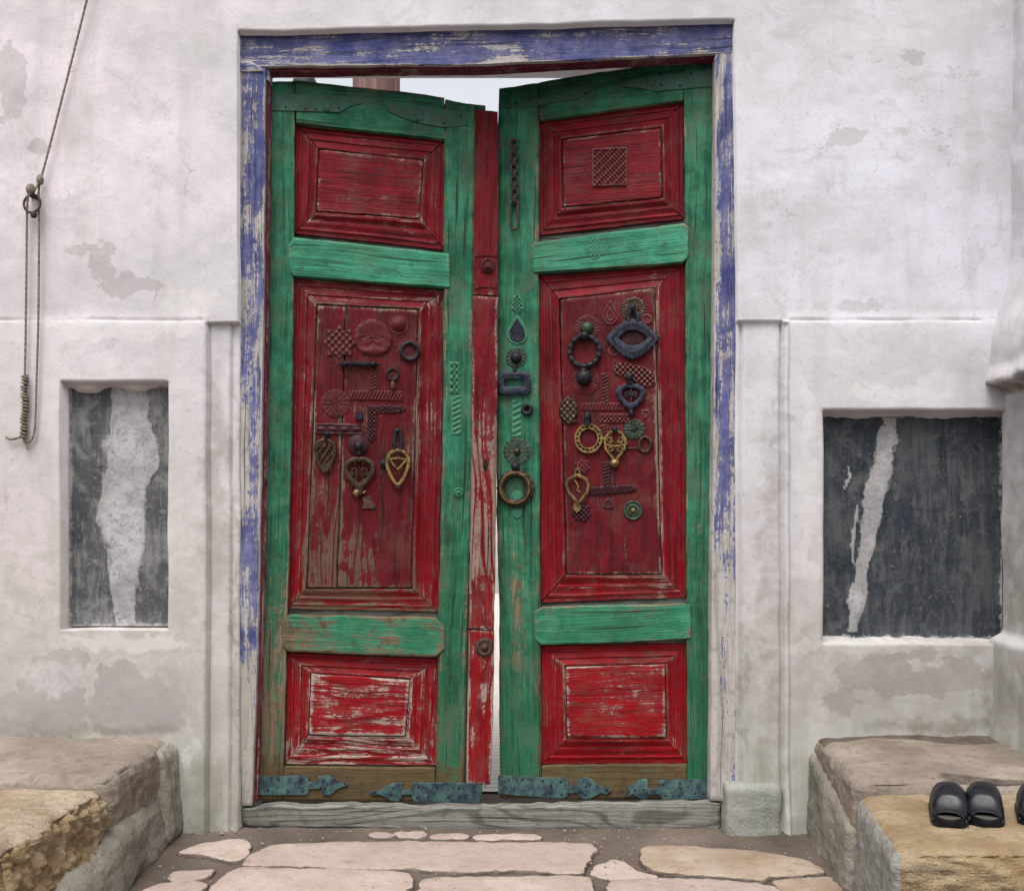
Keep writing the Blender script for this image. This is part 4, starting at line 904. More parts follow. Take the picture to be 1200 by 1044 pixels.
def wires(pl, root, lines, r, mat, n, name, flat=.7):
    m = MB(); r = r*1.3
    for L in lines:
        cl = L[0] == L[-1]; q = pts(pl, L[:-1] if cl else L, n); m.tube([(x, n+r, z) for x, z in q], r, cl, 6, sq=flat)
    return m.build(name, mat, root)
def heart(cx, cy, w_, top, bot, n=44):
    L = []
    for k in range(n):
        q = 2*math.pi*k/n; s_ = math.sin(q); x = w_*(s_**3*.55+s_*.45); z = math.cos(q)
        y = cy-(cy-top)*(z+.25*(abs(s_)*1.3-.55))/1.0 if z > 0 else cy-(bot-cy)*z
        L.append((cx+x, y))
    return L
# big heart knocker
h1 = heart(421, 549, 18.5, 534, 574); i1 = heart(421, 549, 13.5, 540, 566)
m = MB(); m.plate(pts(LEFT, h1, NF+.008), NF+.006, NF+.017, pts(LEFT, i1, NF+.008), .002); hk = m.build('heart_knocker', BRONZE, LR)
def spiral(cx, cy, r, s0, turns, sx): return [(cx+sx*r*(1-t*.7)*math.cos(s0+turns*2*math.pi*t), cy+r*(1-t*.7)*math.sin(s0+turns*2*math.pi*t)) for t in np.linspace(0, 1, 18)]
wires(LEFT, hk, [spiral(416, 552, 4.5, 1.6, 1.0, 1), spiral(426, 552, 4.5, 1.6, 1.0, -1), [(407, 553), (412, 557), (417, 556)], [(435, 553), (430, 557), (425, 556)], [(419, 555), (416, 562), (421, 568), (426, 562), (423, 555)], [(407, 545), (409, 540), (414, 539), (417, 544)], [(435, 545), (433, 540), (428, 539), (425, 544)]], .0026, BRONZE, NF+.009, 'scrollwork')
c = ctr(LEFT, 420, 521, NF); m = MB(); m.polar(c, lambda t: 13*U, lambda q, t: .003+.009*max(0, 1-q*q), 8, 32); m.build('backplate', EMBPLUM, hk)
m = MB(); m.ball((c[0], NF+.018, c[2]-.006), .014, .9, 12, 7); q = ctr(LEFT, 421, 533, NF); m.tube([(c[0], NF+.016, c[2]), (q[0], NF+.013, q[2])], .009, False, 10); m.build('staple', IRON, hk)
c = ctr(LEFT, 418, 578, NF); m = MB(); m.ball((c[0], NF+.014, c[2]), .013, .9, 14, 8); m.build('striker', BRASS, hk)
q = ctr(LEFT, 424, 571, NF); m = MB(); m.tube([(q[0], NF+.012, q[2]), (c[0]+.012, NF+.012, c[2]-.002), (c[0]+.026, NF+.01, c[2]+.004)], .006, False, 8); m.build('striker_arm', BRONZE, hk)
m = MB(); m.plate(pts(LEFT, [(424, 582), (434, 581), (436, 588), (440, 592), (440, 596), (424, 596), (426, 590)], NF), NF, NF+.006); m.build('anvil_plate', RUST, hk)
# arrow pendant in brass
ap = wires(LEFT, LR, [drop_outline(466, 541, 13, 528, 568)+[drop_outline(466, 541, 13, 528, 568)[0]]], .0046, BRASS, NF+.006, 'arrow_pendant')
wires(LEFT, ap, [[(454, 538), (466, 537), (479, 539)]], .0026, BRASS, NF+.008, 'crossbar'); wires(LEFT, ap, [[(457, 539), (462, 546), (466, 550), (470, 546), (476, 539)]], .0026, BRASS, NF+.008, 'chevron'); wires(LEFT, ap, [[(466, 567), (464, 571), (468, 571), (466, 567)]], .0026, BRASS, NF+.008, 'finial')
wires(LEFT, ap, [[(462.5, 527), (461.5, 515), (463, 505), (466, 503), (469, 505), (470.5, 515), (469.5, 527)]], .0046, IRON, NF+.006, 'hanger')
c = ctr(LEFT, 466, 505, NF); m = MB(); m.ball((c[0], NF+.010, c[2]), .0085, 1, 10, 6); m.build('staple', IRON, ap)
c = ctr(LEFT, 449, 543, NF); m = MB(); m.ball((c[0], NF+.006, c[2]), .010, .8, 10, 6, 1.3); m.build('peg', IRON, LR)
# painted strips and stud on the stile, studs on the closing strip
relief(LEFT, LR, rect(526.5, 424, 539, 462), EMBGREEN, lat(6, 8, 1.2), .0, .0032); relief(LEFT, LR, rect(529, 463, 541, 510), EMBGREEN, braid('y', 6), .0, .0028)
def stud(pl, root, px, py, r, n, mat, head=.45, sq=False, name='stud'):
    c = ctr(pl, px, py, n); m = MB(); m.polar(c, lambda t: r*U, lambda q, t: .003+.004*(q < .8)+.003*math.exp(-((q-.75)/.1)**2), 8, 32)
    hr = r*U*head
    if sq: m.plate([(c[0]-hr, c[2]-hr), (c[0]+hr, c[2]-hr*.9), (c[0]+hr*.9, c[2]+hr), (c[0]-hr, c[2]+hr)], n, n+.014)
    else: m.ball((c[0], n+.008, c[2]), hr, 1, 12, 7)
    return m.build(name, mat, root)
stud(LEFT, LR, 537, 577, 6, .0, EMBGREEN, .4)
stud(LEFT, LR, 571.5, 312, 9.5, -.004, EMBDUST, .38, True); stud(LEFT, LR, 567.5, 758, 12, -.005, RUST, .36)
for y in (299, 336): m = MB(); m.plate(pts(LEFT, [(556, y-3), (562, y), (580, y+.5), (583.5, y-3), (583.5, y+3), (580, y+1.5), (562, y+1), (556, y+3)], -.004), -.004, -.001); m.build('notch_fillet', EMBRED, LR)
m = MB(); m.plate(pts(LEFT, circ(569, 545, 3, 16, sz=2.4), -.001), -.003, .0005); m.build('keyhole', BLACKHOLE, LR)

# ---- right leaf
def link(pl, root, px, y0, y1, w_, r, n, side):
    a_, b_ = ctr(pl, px, y0, n), ctr(pl, px, y1, n); h_ = abs(a_[2]-b_[2])/2; cz = (a_[2]+b_[2])/2; ww = w_*U
    P = []
    for k in range(24):
        q = 2*math.pi*k/24; cx_, sz_ = math.cos(q), math.sin(q)
        x = ww*np.sign(cx_)*abs(cx_)**.8; z = (h_-ww)*np.sign(sz_)*(abs(sz_) > .25)*1.0+ww*sz_
        P.append((x, z))
    m = MB()
    if side: m.tube([(a_[0]+.25*x, n+.012+x*.8, cz+z) for x, z in P], r*U, True, 6, (1, 0, 0))
    else: m.tube([(a_[0]+x, n+.012, cz+z) for x, z in P], r*U, True, 6)
    return m.build('link', LINK, root)
chain = MB(); c = ctr(RIGHT, 603, 166, 0); chain.ball((c[0], .007, c[2]), .008, 1, 10, 6); chain.tube([(c[0], -.003, c[2]), (c[0], .008, c[2])], .005, False, 8, (1, 0, 0)); chain = chain.build('chain', LINK, RR)
for i in range(10): link(RIGHT, chain, 603+.1*i, 166+7.2*i-1, 166+7.2*i+10, 3.8, 1.55, 0, i % 2)
link(RIGHT, chain, 603.5, 236, 270, 4.6, 1.7, 0, 0)
relief(RIGHT, RR, rect(694, 174.5, 734.5, 219, -1.5), EMBRED, lambda a, b, s: np.where(s < 1.5, .9, np.sin(a*1.25)*np.sin(b*1.15)+.4*np.sin((a+b)*.6)), -.003, .004, name='square_plate')
relief(RIGHT, RR, circ(697, 292, 10, 28, sx=.8, sz=1.3), EMBGREEN, lambda a, b, s: np.where(s < 1, .6, np.sin(a*1.3)*np.sin(b*1.2)), .004, .0028)
NR = -.005
# on the stile
tear = [(606, 373), (610, 379), (614.5, 387), (615, 393), (612, 398), (606, 400), (600, 398), (597, 393), (597.5, 387), (602, 379)]
def scale(L, k, cy=388): return [(606+(x-606)*k, cy+(y-cy)*k) for x, y in L]
relief(RIGHT, RR, scale(tear, 1.36), EMBGREEN, lambda a, b, s: np.where(s < 1.6, .5, .1), .0, .003)
relief(RIGHT, RR, tear, STEEL, lambda a, b, s: np.where(s < 1, .8, np.sin(a*1.9)*np.sin(b*1.8)), .002, .004, name='tear_plate', res=.8)
relief(RIGHT, RR, [(606, 340), (611, 350), (614, 362), (606, 370), (599, 362), (601, 350)], EMBGREEN, lat(5, 5, 1), .0, .003)
o = rosette(RIGHT, RR, 605, 419, 13, VGREEN, 15, .03, .004, 0, boss=7, bossmat=IRON)
def rr_outline(cx, cy, w_, h_, r, n, lob=0, amp=0):
    L = []
    for k in range(n):
        q = 2*math.pi*k/n; c_, s_ = math.cos(q), math.sin(q); e = 5.0
        rad = (abs(c_/w_)**e+abs(s_/h_)**e)**(-1/e); rad *= 1+amp*(math.cos(lob*q) > 0); L.append((cx+rad*c_, cy+rad*s_))
    return L
m = MB(); m.plate(pts(RIGHT, rr_outline(603, 449, 18.5, 13, 4, 112, 28, .05), .009), .008, .017, pts(RIGHT, rr_outline(602.5, 449, 11.5, 5, 1, 112), .009), .002)
bk = m.build('buckle_knocker', STEEL, RR)
m = MB()
for L in [rr_outline(603, 449, 15.5, 10, 3, 40)]:
    for x, z in pts(RIGHT, L, .017): m.ball((x, .0170, z), .0030, .9, 6, 4)
m.build('beads', STEEL, bk, kind='stuff')
c = ctr(RIGHT, 604, 434, 0); m = MB(); m.tube([(c[0], .0, c[2]+.02), (c[0], .012, c[2]+.008), (c[0], .013, c[2]-.006)], .006, False, 8, (1, 0, 0)); m.build('hanger', IRON, bk)
o = ring_knocker(RIGHT, RR, 618, 480, 5.2, 2.4, IRON, .001, (5.5, 0), IRON, knob=2.2)
relief(RIGHT, RR, rect(599.5, 468, 611, 512), EMBGREEN, braid('y', 7), .0, .0028)
rosette(RIGHT, RR, 606, 529, 17, VGREEN, 16, .05, .004, 0, boss=4.5, bossmat=BRONZE)
# large ring knocker with a scalloped collar
c = ctr(RIGHT, 605, 572, 0); m = MB()
m.plate(circ(c[0], c[2], 22.5*U, 96, lob=16, amp=.055), .006, .015, circ(c[0], c[2], 14*U, 96), .002); big = m.build('large_ring_knocker', BRONZE, RR)
m = MB(); m.tube([(c[0]+17*U*math.cos(t), .017, c[2]+17.5*U*math.sin(t)) for t in np.linspace(0, 2*math.pi, 49)[:-1]], [3.4*U*(1+.10*math.sin(23*t)) for t in np.linspace(0, 2*math.pi, 49)[:-1]], True, 10); m.build('ring', BRASS if False else BRONZE, big)
m = MB()
for k in range(64):
    t = 2*math.pi*k/64; m.ball((c[0]+18.2*U*math.cos(t), .0245, c[2]+18.6*U*math.sin(t)), .0026, .8, 6, 4)
m.build('grains', BRASS, big, kind='stuff')
q = ctr(RIGHT, 605, 547, 0); m = MB(); m.ball((q[0], .014, q[2]), .014, 1, 12, 7); m.tube([(q[0], -.002, q[2]+.006), (q[0], .014, q[2]+.003)], .01, False, 8, (1, 0, 0)); m.build('staple', IRON, big)
q = ctr(RIGHT, 604, 570, 0); m = MB(); m.ball((q[0], .001, q[2]), .005, .8, 8, 5); m.polar(ctr(RIGHT, 606, 582, 0), lambda t: 8*U, lambda r_, t: .003+.004*(r_ < .7), 6, 28); m.build('striker_plate', EMBGREEN, big)
m = MB(); m.plate(pts(RIGHT, [(599, 598), (606, 595), (613, 598), (611, 605), (606, 608), (601, 605)]), 0, .004); m.build('tab', EMBGREEN, big)
# on the main panel: round twisted knocker with rosettes
rosette(RIGHT, RR, 688, 385, 16.5, EMBDUST, 20, .02, .004, NR, boss=8, bossmat=VGREEN)
k1 = ring_knocker(RIGHT, RR, 685.5, 412, 18, 2.9, IRON, NR+.004, None, name='twisted_ring_knocker', knob=5.5, twist=14)
o = rosette(RIGHT, RR, 686, 446, 17.5, EMBRED, 26, .01, .004, NR)
c = ctr(RIGHT, 685, 443, NR); m = MB(); m.ball((c[0], NR+.016, c[2]), 9.5*U, .8, 14, 8); m.ball((c[0], NR+.020, c[2]+.018), .011, 1, 10, 6); m.build('clapper', IRON, k1)
relief(RIGHT, RR, [(715, 351), (720, 360), (725, 369), (724, 376), (718, 381), (711, 380), (706, 374), (706, 367), (711, 358)], EMBRED, lambda a, b, s: np.where(s < 2, .5, np.where((s > 4) & (s < 6), .6, -.4)), NR, .0035, name='tear_plate')
# eye shaped knocker
rosette(RIGHT, RR, 742, 363, 15, BRONZE, 24, .02, .004, NR, rim=.3, boss=7, bossmat=RUST)
def eye(cx, cy, w_, up, dn, n, lob=0, amp=0, e=1.25):
    L = []
    for k in range(n):
        q = 2*math.pi*k/n; x = math.cos(q); y = (abs(1-abs(x)**e))*(1 if math.sin(q) > 0 else -1)
        a_ = 1+amp*(1 if math.cos(lob*q) > 0 else 0); L.append((cx+w_*x*a_, cy+(dn if y > 0 else up)*y*a_))
    return L
m = MB(); m.plate(pts(RIGHT, eye(741.5, 396, 30.5, 21, 24, 160, 36, .05, e=1.75), NR+.008), NR+.006, NR+.015, pts(RIGHT, eye(742, 396.5, 17, 9.5, 8.5, 160, e=2.2), NR+.008), .002); ek = m.build('eye_knocker', STEEL, RR)
m = MB()
for L in [eye(741.5, 396, 24.5, 16, 17.5, 44, e=1.9)]:
    for x, z in pts(RIGHT, L, NR+.015): m.ball((x, NR+.0150, z), .0036, .5, 8, 4)
m.build('piercings', BLACKHOLE, ek, kind='stuff')
wires(RIGHT, ek, [[(737, 376), (736, 370), (739, 365), (742, 363), (745, 365), (748, 370), (747, 376)]], .0036, STEEL, NR+.010, 'hanger')
c = ctr(RIGHT, 742, 362, NR); m = MB(); m.ball((c[0], NR+.014, c[2]), .0105, 1.1, 10, 6, 1.4); m.build('staple', IRON, ek)
relief(RIGHT, RR, circ(741, 397, 15, 24, sz=.55), EMBPLUM, lambda a, b, s: np.sin(a*1.6)*np.sin(b*1.8), NR, .003)
# fan shaped fretted plates below the eye
fan = [(718, 432), (724, 425), (736, 424), (745, 428), (756, 430), (766, 437), (768, 452), (760, 455), (748, 450), (738, 444), (728, 442), (720, 438)]
relief(RIGHT, RR, fan, EMBDUST, lat(6.5, 6.5, 1.3), NR, .004)
relief(RIGHT, RR, circ(719, 411, 6.5, 20), EMBRED, lambda a, b, s: np.where(s < 1.6, 1, -.3), NR, .003); relief(RIGHT, RR, circ(758, 374, 6, 20), EMBRED, lambda a, b, s: np.where(s < 1.6, 1, -.2), NR, .003)
# dark heart knocker
h2 = heart(739.5, 460, 17, 449, 480); i2 = heart(739.5, 461, 11, 454, 473)
m = MB(); L2 = [(x+.9*math.cos(k*2.2), y+.9*math.sin(k*2.2)) for k, (x, y) in enumerate(h2)]
m.plate(pts(RIGHT, L2, NR+.007), NR+.005, NR+.015, pts(RIGHT, i2, NR+.007), .002); dk = m.build('heart_knocker', STEEL, RR)
wires(RIGHT, dk, [spiral(736, 462, 3.5, 1.6, 1, 1), spiral(743, 462, 3.5, 1.6, 1, -1), [(739.5, 456), (739.5, 472)]], .0022, STEEL, NR+.007, 'scrollwork')
c = ctr(RIGHT, 738, 443, NR); m = MB(); m.ball((c[0], NR+.014, c[2]), .0125, 1, 12, 7, 1.3); q = ctr(RIGHT, 739, 450, NR); m.tube([(c[0], NR+.012, c[2]), (q[0], NR+.012, q[2])], .009, False, 8); m.build('staple', IRON, dk)
c = ctr(RIGHT, 740, 484, NR); m = MB(); m.ball((c[0], NR+.010, c[2]), .0085, .8, 10, 6, 1.5); m.build('striker', IRON, dk)
# dark medallion
med = [(666, 463), (669, 467), (674, 468), (677, 474), (677, 484), (674, 491), (678, 496), (671, 496), (666, 498), (661, 493), (656, 488), (655, 479), (657, 471), (662, 467)]
relief(RIGHT, RR, med, BRONZE, lambda a, b, s: np.where(s < 1.6, .6, .5+.5*np.sin(a*.9)*np.sin(b*.8)), NR, .007, name='medallion')
# embossed strips
relief(RIGHT, RR, rect(704, 437, 714, 474), EMBDUST, braid('y', 4), NR, .0036); relief(RIGHT, RR, rect(680, 472, 733, 481.5), EMBRED, braid('x', 4), NR, .0036)
relief(RIGHT, RR, rect(702, 484.5, 741, 496), EMBRED, lat(5, 5, 1.3), NR, .0036); relief(RIGHT, RR, rect(703, 497, 713, 512), EMBRED, braid('y', 4), NR, .0034)
relief(RIGHT, RR, [(752, 480), (760, 480), (760, 486), (756, 491), (752, 486)], EMBRED, lambda a, b, s: np.where(s < 1.2, 1, -.2), NR, .003)
# brass toothed ring
c = ctr(RIGHT, 690, 514, NR); m = MB(); m.plate(circ(c[0], c[2], 17*U, 84, sz=1.05), NR+.005, NR+.011, circ(c[0], c[2], 15*U, 84, sz=1.05), .001)
m.plate(circ(c[0], c[2], 12.6*U, 84, sz=1.05), NR+.005, NR+.010, circ(c[0], c[2], 10.6*U, 84, sz=1.05), .001); tr = m.build('toothed_ring_knocker', BRASS, RR)
m = MB()
for k in range(17):
    t = 2*math.pi*k/17; d_ = 2*math.pi/17*.42
    m.plate([(c[0]+15.3*U*math.cos(t-d_), c[2]+16*U*math.sin(t-d_)), (c[0]+12.2*U*math.cos(t), c[2]+12.8*U*math.sin(t)), (c[0]+15.3*U*math.cos(t+d_), c[2]+16*U*math.sin(t+d_))], NR+.005, NR+.009, bev=.0005)
m.build('teeth', BRASS, tr, kind='stuff')
c = ctr(RIGHT, 689, 489, NR); m = MB(); m.ball((c[0], NR+.012, c[2]), .0115, 1, 10, 6, 1.4); q = ctr(RIGHT, 689, 498, NR); m.tube([(c[0], NR+.010, c[2]), (q[0], NR+.009, q[2])], .011, False, 8); m.build('staple', IRON, tr)
rosette(RIGHT, RR, 743, 503, 12.5, VGREEN, 14, .06, .005, NR)
c = ctr(RIGHT, 743, 503, NR); m = MB(); m.plate(pts(RIGHT, [(738, 504), (742, 502), (748, 501), (744, 505)], NR+.004), NR, NR+.007); m.build('keyhole_cover', IRON, RR)
# brass filigree pendant with a ball
fp = wires(RIGHT, RR, [[(721, 505), (728, 507), (733, 515), (732, 526), (726, 534), (721, 540), (716, 534), (710, 526), (709, 515), (714, 507), (721, 505)]], .0036, BRASS, NR+.006, 'filigree_pendant')
wires(RIGHT, fp, [spiral(715, 515, 4.2, .4, 1.2, 1), spiral(727, 515, 4.2, .4, 1.2, -1), spiral(716, 527, 3.6, 2.5, 1.1, 1), spiral(726, 527, 3.6, 2.5, 1.1, -1), [(711, 521), (721, 523), (732, 521)]], .0022, BRASS, NR+.007, 'scrollwork')
c = ctr(RIGHT, 721, 543, NR); m = MB(); m.ball((c[0], NR+.014, c[2]), 5.8*U, 1, 16, 9); m.build('striker', BRASS, fp)
for x, y in ((707.5, 514), (734.5, 521)): q = ctr(RIGHT, x, y, NR); m = MB(); m.ball((q[0], NR+.009, q[2]), .005, 1, 8, 5); m.build('side_knob', BRASS, fp)
c = ctr(RIGHT, 721, 504, NR); m = MB(); m.ball((c[0], NR+.013, c[2]), .0095, 1, 10, 6, 1.3); m.build('staple', IRON, fp)
ring_knocker(RIGHT, RR, 756, 521, 7, 1.8, BRONZE, NR+.002, None, sx=1, sz=1.25, knob=2.2)
m = MB(); a_, b_ = ctr(RIGHT, 733, 525, NR), ctr(RIGHT, 749, 525.5, NR); m.tube([(a_[0], NR+.003, a_[2]), (b_[0], NR+.003, b_[2])], .0024, False, 6); m.build('rod', RUST, RR)
# spade pendant and star plates
def starp(cx, cy, r, n=6, k=.62, a0=.3): return [(cx+r*(1 if i % 2 == 0 else k)*math.cos(a0+math.pi*i/n), cy+r*(1 if i % 2 == 0 else k)*math.sin(a0+math.pi*i/n)) for i in range(2*n)]
relief(RIGHT, RR, starp(683, 546, 11), EMBRED, lambda a, b, s: np.sin(a*1.2)*np.sin(b*1.2), NR, .004)
relief(RIGHT, RR, starp(681, 600, 13, 7, .7), EMBPLUM, lambda a, b, s: np.sin(a*1.1)*np.sin(b*1.1), NR, .006, name='star_plate')
sp = wires(RIGHT, RR, [[(677, 557), (682, 559), (688, 562), (690, 569), (688, 577), (682, 585), (678, 590), (673, 584), (667, 577), (664, 569), (666, 562), (672, 559), (677, 557)]], .0042, BRASS, NR+.007, 'spade_pendant')
wires(RIGHT, sp, [[(672, 561), (676, 566), (678, 571), (676, 574), (680, 576)]], .0020, BRASS, NR+.008, 'scrollwork'); wires(RIGHT, sp, [[(674, 556), (675, 551), (677, 548), (679, 551), (680, 556), (674, 556)]], .0026, BRASS, NR+.007, 'finial')
m = MB(); m.plate(pts(RIGHT, [(673, 588), (678, 590), (682, 592), (680, 598), (676, 601), (672, 596)], NR+.006), NR+.004, NR+.012); m.build('striker', BRASS, sp)
relief(RIGHT, RR, rect(706.5, 541, 715.5, 571), EMBPLUM, braid('y', 4), NR, .004); relief(RIGHT, RR, [(690, 571), (740, 568), (747, 573), (741, 577), (690, 581)], EMBPLUM, braid('x', 3.6), NR, .005)
relief(RIGHT, RR, [(706, 594), (708, 587), (713, 583), (718, 587), (720, 594), (713, 596)], EMBPLUM, lambda a, b, s: np.where(s < 1.2, .9, .1), NR, .0035)
c = ctr(RIGHT, 742, 598, NR); m = MB(); m.polar(c, lambda t: 11.5*U, lambda q, t: .003+.003*math.exp(-((q-.9)/.1)**2)+.004*math.exp(-((q-.5)/.12)**2), 10, 36); o = m.build('round_boss', VGREEN, RR); m = MB(); m.ball((c[0], NR+.006, c[2]), 3.2*U, .9, 12, 7); m.build('boss', BRASS, o)

# ------------------------------------------------------------------ benches
def bl(V, nd):      # left stones: rough golden side, pinkish top
    m = np.zeros((len(V), 3)); return m
def bench(name, label, side, stones, base):
    r = empty(name, ((-1.45 if side < 0 else 1.2), -.45, 0)); tag(r, label, 'stone bench')
    for i, (cor, mat, kw) in enumerate(stones): o = rock('bench_stone', offs(cor, r.location), mat, r, **kw)
    for cor, mat, kw in base: rock('rendered_base', offs(cor, r.location), mat, r, **kw)
    return r
def rough_side(V, nd): return .6+1.2*np.clip(-(nd[:, 2])+.5, 0, 1)
def dirt_back(V, nd): m = np.zeros((len(V), 3)); return m
def mback_r(V, nd):     # dirt on the hind part of the right bench (local coordinates: y + .45 = 0.45 at the wall)
    m = np.zeros((len(V), 3)); top = nd[:, 2] > .5
    w1 = V[:, 1]+.45+.03*np.sin(V[:, 0]*14)
    m[:, 0] = top*np.maximum(.8*sstep(.78, .86, w1), .75*sstep(.50, .47, w1)*sstep(-.20, -.05, V[:, 0]))*1.0
    return m
def mfront_l(V, nd):
    m = np.zeros((len(V), 3)); return m
def gtop(V, nd): m = np.zeros((len(V), 3)); m[:, 2] = .85*sstep(.25, .95, nd[:, 2]); return m
xw = -1.95
bench('stone_bench', 'low bench of two big worn stones below the lime-smeared grey niche', -1, [
    ([(xw, -.43, .06), (-.975, -.43, .06), (-.965, .04, .06), (xw, .04, .06), (xw, -.43, .270), (-.990, -.43, .268), (-.985, .04, .285), (xw, .04, .290)], BUFF, dict(sub=44, amp=.016, fr=8, rnd=.04, seed=11, amp2=.005, rough=rough_side)),
    ([(xw, -.93, .05), (-.985, -.93, .05), (-.972, -.435, .09), (xw, -.435, .09), (xw, -.93, .252), (-1.01, -.93, .247), (-.985, -.435, .252), (xw, -.435, .256)], GOLD, dict(sub=64, amp=.026, fr=10, rnd=.055, seed=12, amp2=.011, mf=gtop, rough=lambda V, nd: .38+1.0*(nd[:, 2] < .6)))],
    [([(xw, -.90, -.03), (-.905, -.93, -.03), (-.945, .03, -.03), (xw, .03, -.03), (xw, -.90, .10), (-.945, -.93, .10), (-.965, .03, .17), (xw, .03, .17)], RENDER, dict(sub=44, amp=.020, fr=8, rnd=.04, seed=13, amp2=.006)),
     ([(-1.05, -.12, .0), (-.935, -.13, .0), (-.93, .03, .0), (-1.05, .03, .0), (-1.05, -.10, .262), (-.972, -.10, .262), (-.955, .03, .275), (-1.05, .03, .275)], RENDER, dict(sub=24, amp=.012, fr=12, rnd=.03, seed=14, amp2=.005))])
xe = 1.80
def gside(V, nd): m = np.zeros((len(V), 3)); m[:, 1] = .62*(nd[:, 0] < -.5); m[:, 2] = .45*sstep(.3, .95, nd[:, 2]); return m
bench('stone_bench', 'low golden stone bench with black slippers below the near black niche', 1, [
    ([(.862, -.47, .03), (xe, -.47, .03), (xe, .04, .03), (.900, .04, .03), (.870, -.47, .272), (xe, -.47, .272), (xe, .04, .300), (.912, .04, .292)], BUFF, dict(sub=48, amp=.016, fr=8, rnd=.035, seed=15, amp2=.005, mf=mback_r, rough=rough_side)),
    ([(.785, -.955, -.05), (xe, -.955, -.05), (xe, -.48, -.05), (.852, -.48, -.05), (.785, -.945, .248), (xe, -.945, .248), (xe, -.48, .254), (.862, -.48, .250)], GOLD, dict(sub=64, amp=.022, fr=10, rnd=.04, seed=16, amp2=.009, mf=gside, rough=lambda V, nd: .36+1.15*(nd[:, 2] < .6)*(nd[:, 0] > -.5)))],
    [([(.845, -.47, -.03), (.99, -.47, -.03), (.99, .02, -.03), (.884, .02, -.03), (.853, -.47, .16), (.99, -.47, .16), (.99, .02, .22), (.892, .02, .25)], RENDER, dict(sub=32, amp=.016, fr=9, rnd=.03, seed=17, amp2=.005))])

# ------------------------------------------------------------------ slippers
def slipper(name, x, y, z, rz, label, group, mir=1):
    r = empty(name, (x, y, z), rz); tag(r, label, 'slipper', group)
    # local: heel at y=0 (towards the street), toe at +y; rounded backless shape with a high vamp
    L, n, k = .215, 40, 24; T0 = .11
    def half(t):
        w_ = .0365*(1+.13*math.sin(max(0, t-.15)/.85*math.pi))
        if t < .16: w_ *= max(0, 1-((.16-t)/.16)**2)**.5
        if t > .66: w_ *= max(0, 1-((t-.66)/.34)**2)**.5
        return w_
    def hh(t): return (.022+.042*float(sstep(T0, .52, np.array(t)))+.0035*math.exp(-((t-.34)/.035)**2)) if t < .66 else .064-.042*((t-.66)/.34)**2
    def cx(t): return mir*.006*math.sin(t*3.0)
    V = []; f = []
    ts = [T0+(1-T0)*i/n for i in range(n+1)]
    for t in ts:
        h, H = half(t), hh(t)
        for j in range(k+1):
            a_ = math.pi*j/k; c_, s_ = math.cos(a_), math.sin(a_); V.append((cx(t)+h*np.sign(c_)*abs(c_)**.75, t*L+.030*(s_**2)*max(0, 1-(t-T0)/.25)-.012*max(0, 1-(t-T0)/.25), .006+(H-.006)*s_**.85))
    for i in range(n):
        for j in range(k): f.append([i*(k+1)+j, i*(k+1)+j+1, (i+1)*(k+1)+j+1, (i+1)*(k+1)+j])
    o = mk('vamp', V, f, LEATHER, r, True, recalc=True)
    sol = o.modifiers.new('thickness', 'SOLIDIFY'); sol.thickness = .0035; sol.offset = -1
    # low rim round the heel, rising to the vamp
    ring = [(u, abs(u)) for u in np.linspace(-1, 1, 41)]; V = []; f = []
    for u, au in ring:
        t = T0*1.04*(1-math.cos(au*math.pi/2)) if au < 1 else T0*1.04
        xx = np.sign(u)*half(max(t, 0)); top = .014+.008*(t/T0)
        for dx, zz, dy in ((1.0, .005, 0), (1.02, top*.6, 0), (1.0, top, .001), (.93, top, .004), (.92, .010, .004)): V.append((cx(t)+xx*dx, t*L+dy, zz))
    for i in range(len(ring)-1):
        for j in range(4): f.append([i*5+j, (i+1)*5+j, (i+1)*5+j+1, i*5+j+1])
    mk('heel_rim', V, f, LEATHER, r, True, recalc=True, sharp=60)
    def slab(nm, kx, y0, y1, z0, z1, mat):
        O = []; tt = np.linspace(y0, y1, 30)
        for t in tt: O.append((half(t)*kx+cx(t), t*L))
        for t in tt[::-1]: O.append((-half(t)*kx+cx(t), t*L))
        q = len(O); v = [(a_, b_, z0) for a_, b_ in O]+[(a_, b_, z1) for a_, b_ in O]
        ff = [[i, (i+1) % q, q+(i+1) % q, q+i] for i in range(q)]+[list(range(q))[::-1], [q+i for i in range(q)]]
        return mk(nm, v, ff, mat, r, True, recalc=True, sharp=40)
    slab('sole', 1.05, .0, 1.0, 0, .008, LEATHER); slab('insole', .90, .02, .98, .0085, .0125, INSOLE); slab('heel_patch', .80, .035, .16, .0122, .0132, INSOLE2)
def top_at(px, py, z=.252): s = (py-CY)/(CZ-z); return (px-CX)/s, F/s-D
for (px, rz, mir, lab, g) in [(1112, R(-21), 1, 'black leather slipper, one of the neat pair on the golden bench', 'pair of slippers on the bench'), (1157, R(-24), -1, 'black leather slipper, one of the neat pair on the golden bench', 'pair of slippers on the bench'), (1214, R(-25), 1, 'lone black leather slipper set apart from the pair on the bench', None)]:
    x, y = top_at(px, 968.5); slipper('slipper', x, y, .2525, rz, lab, g, mir)

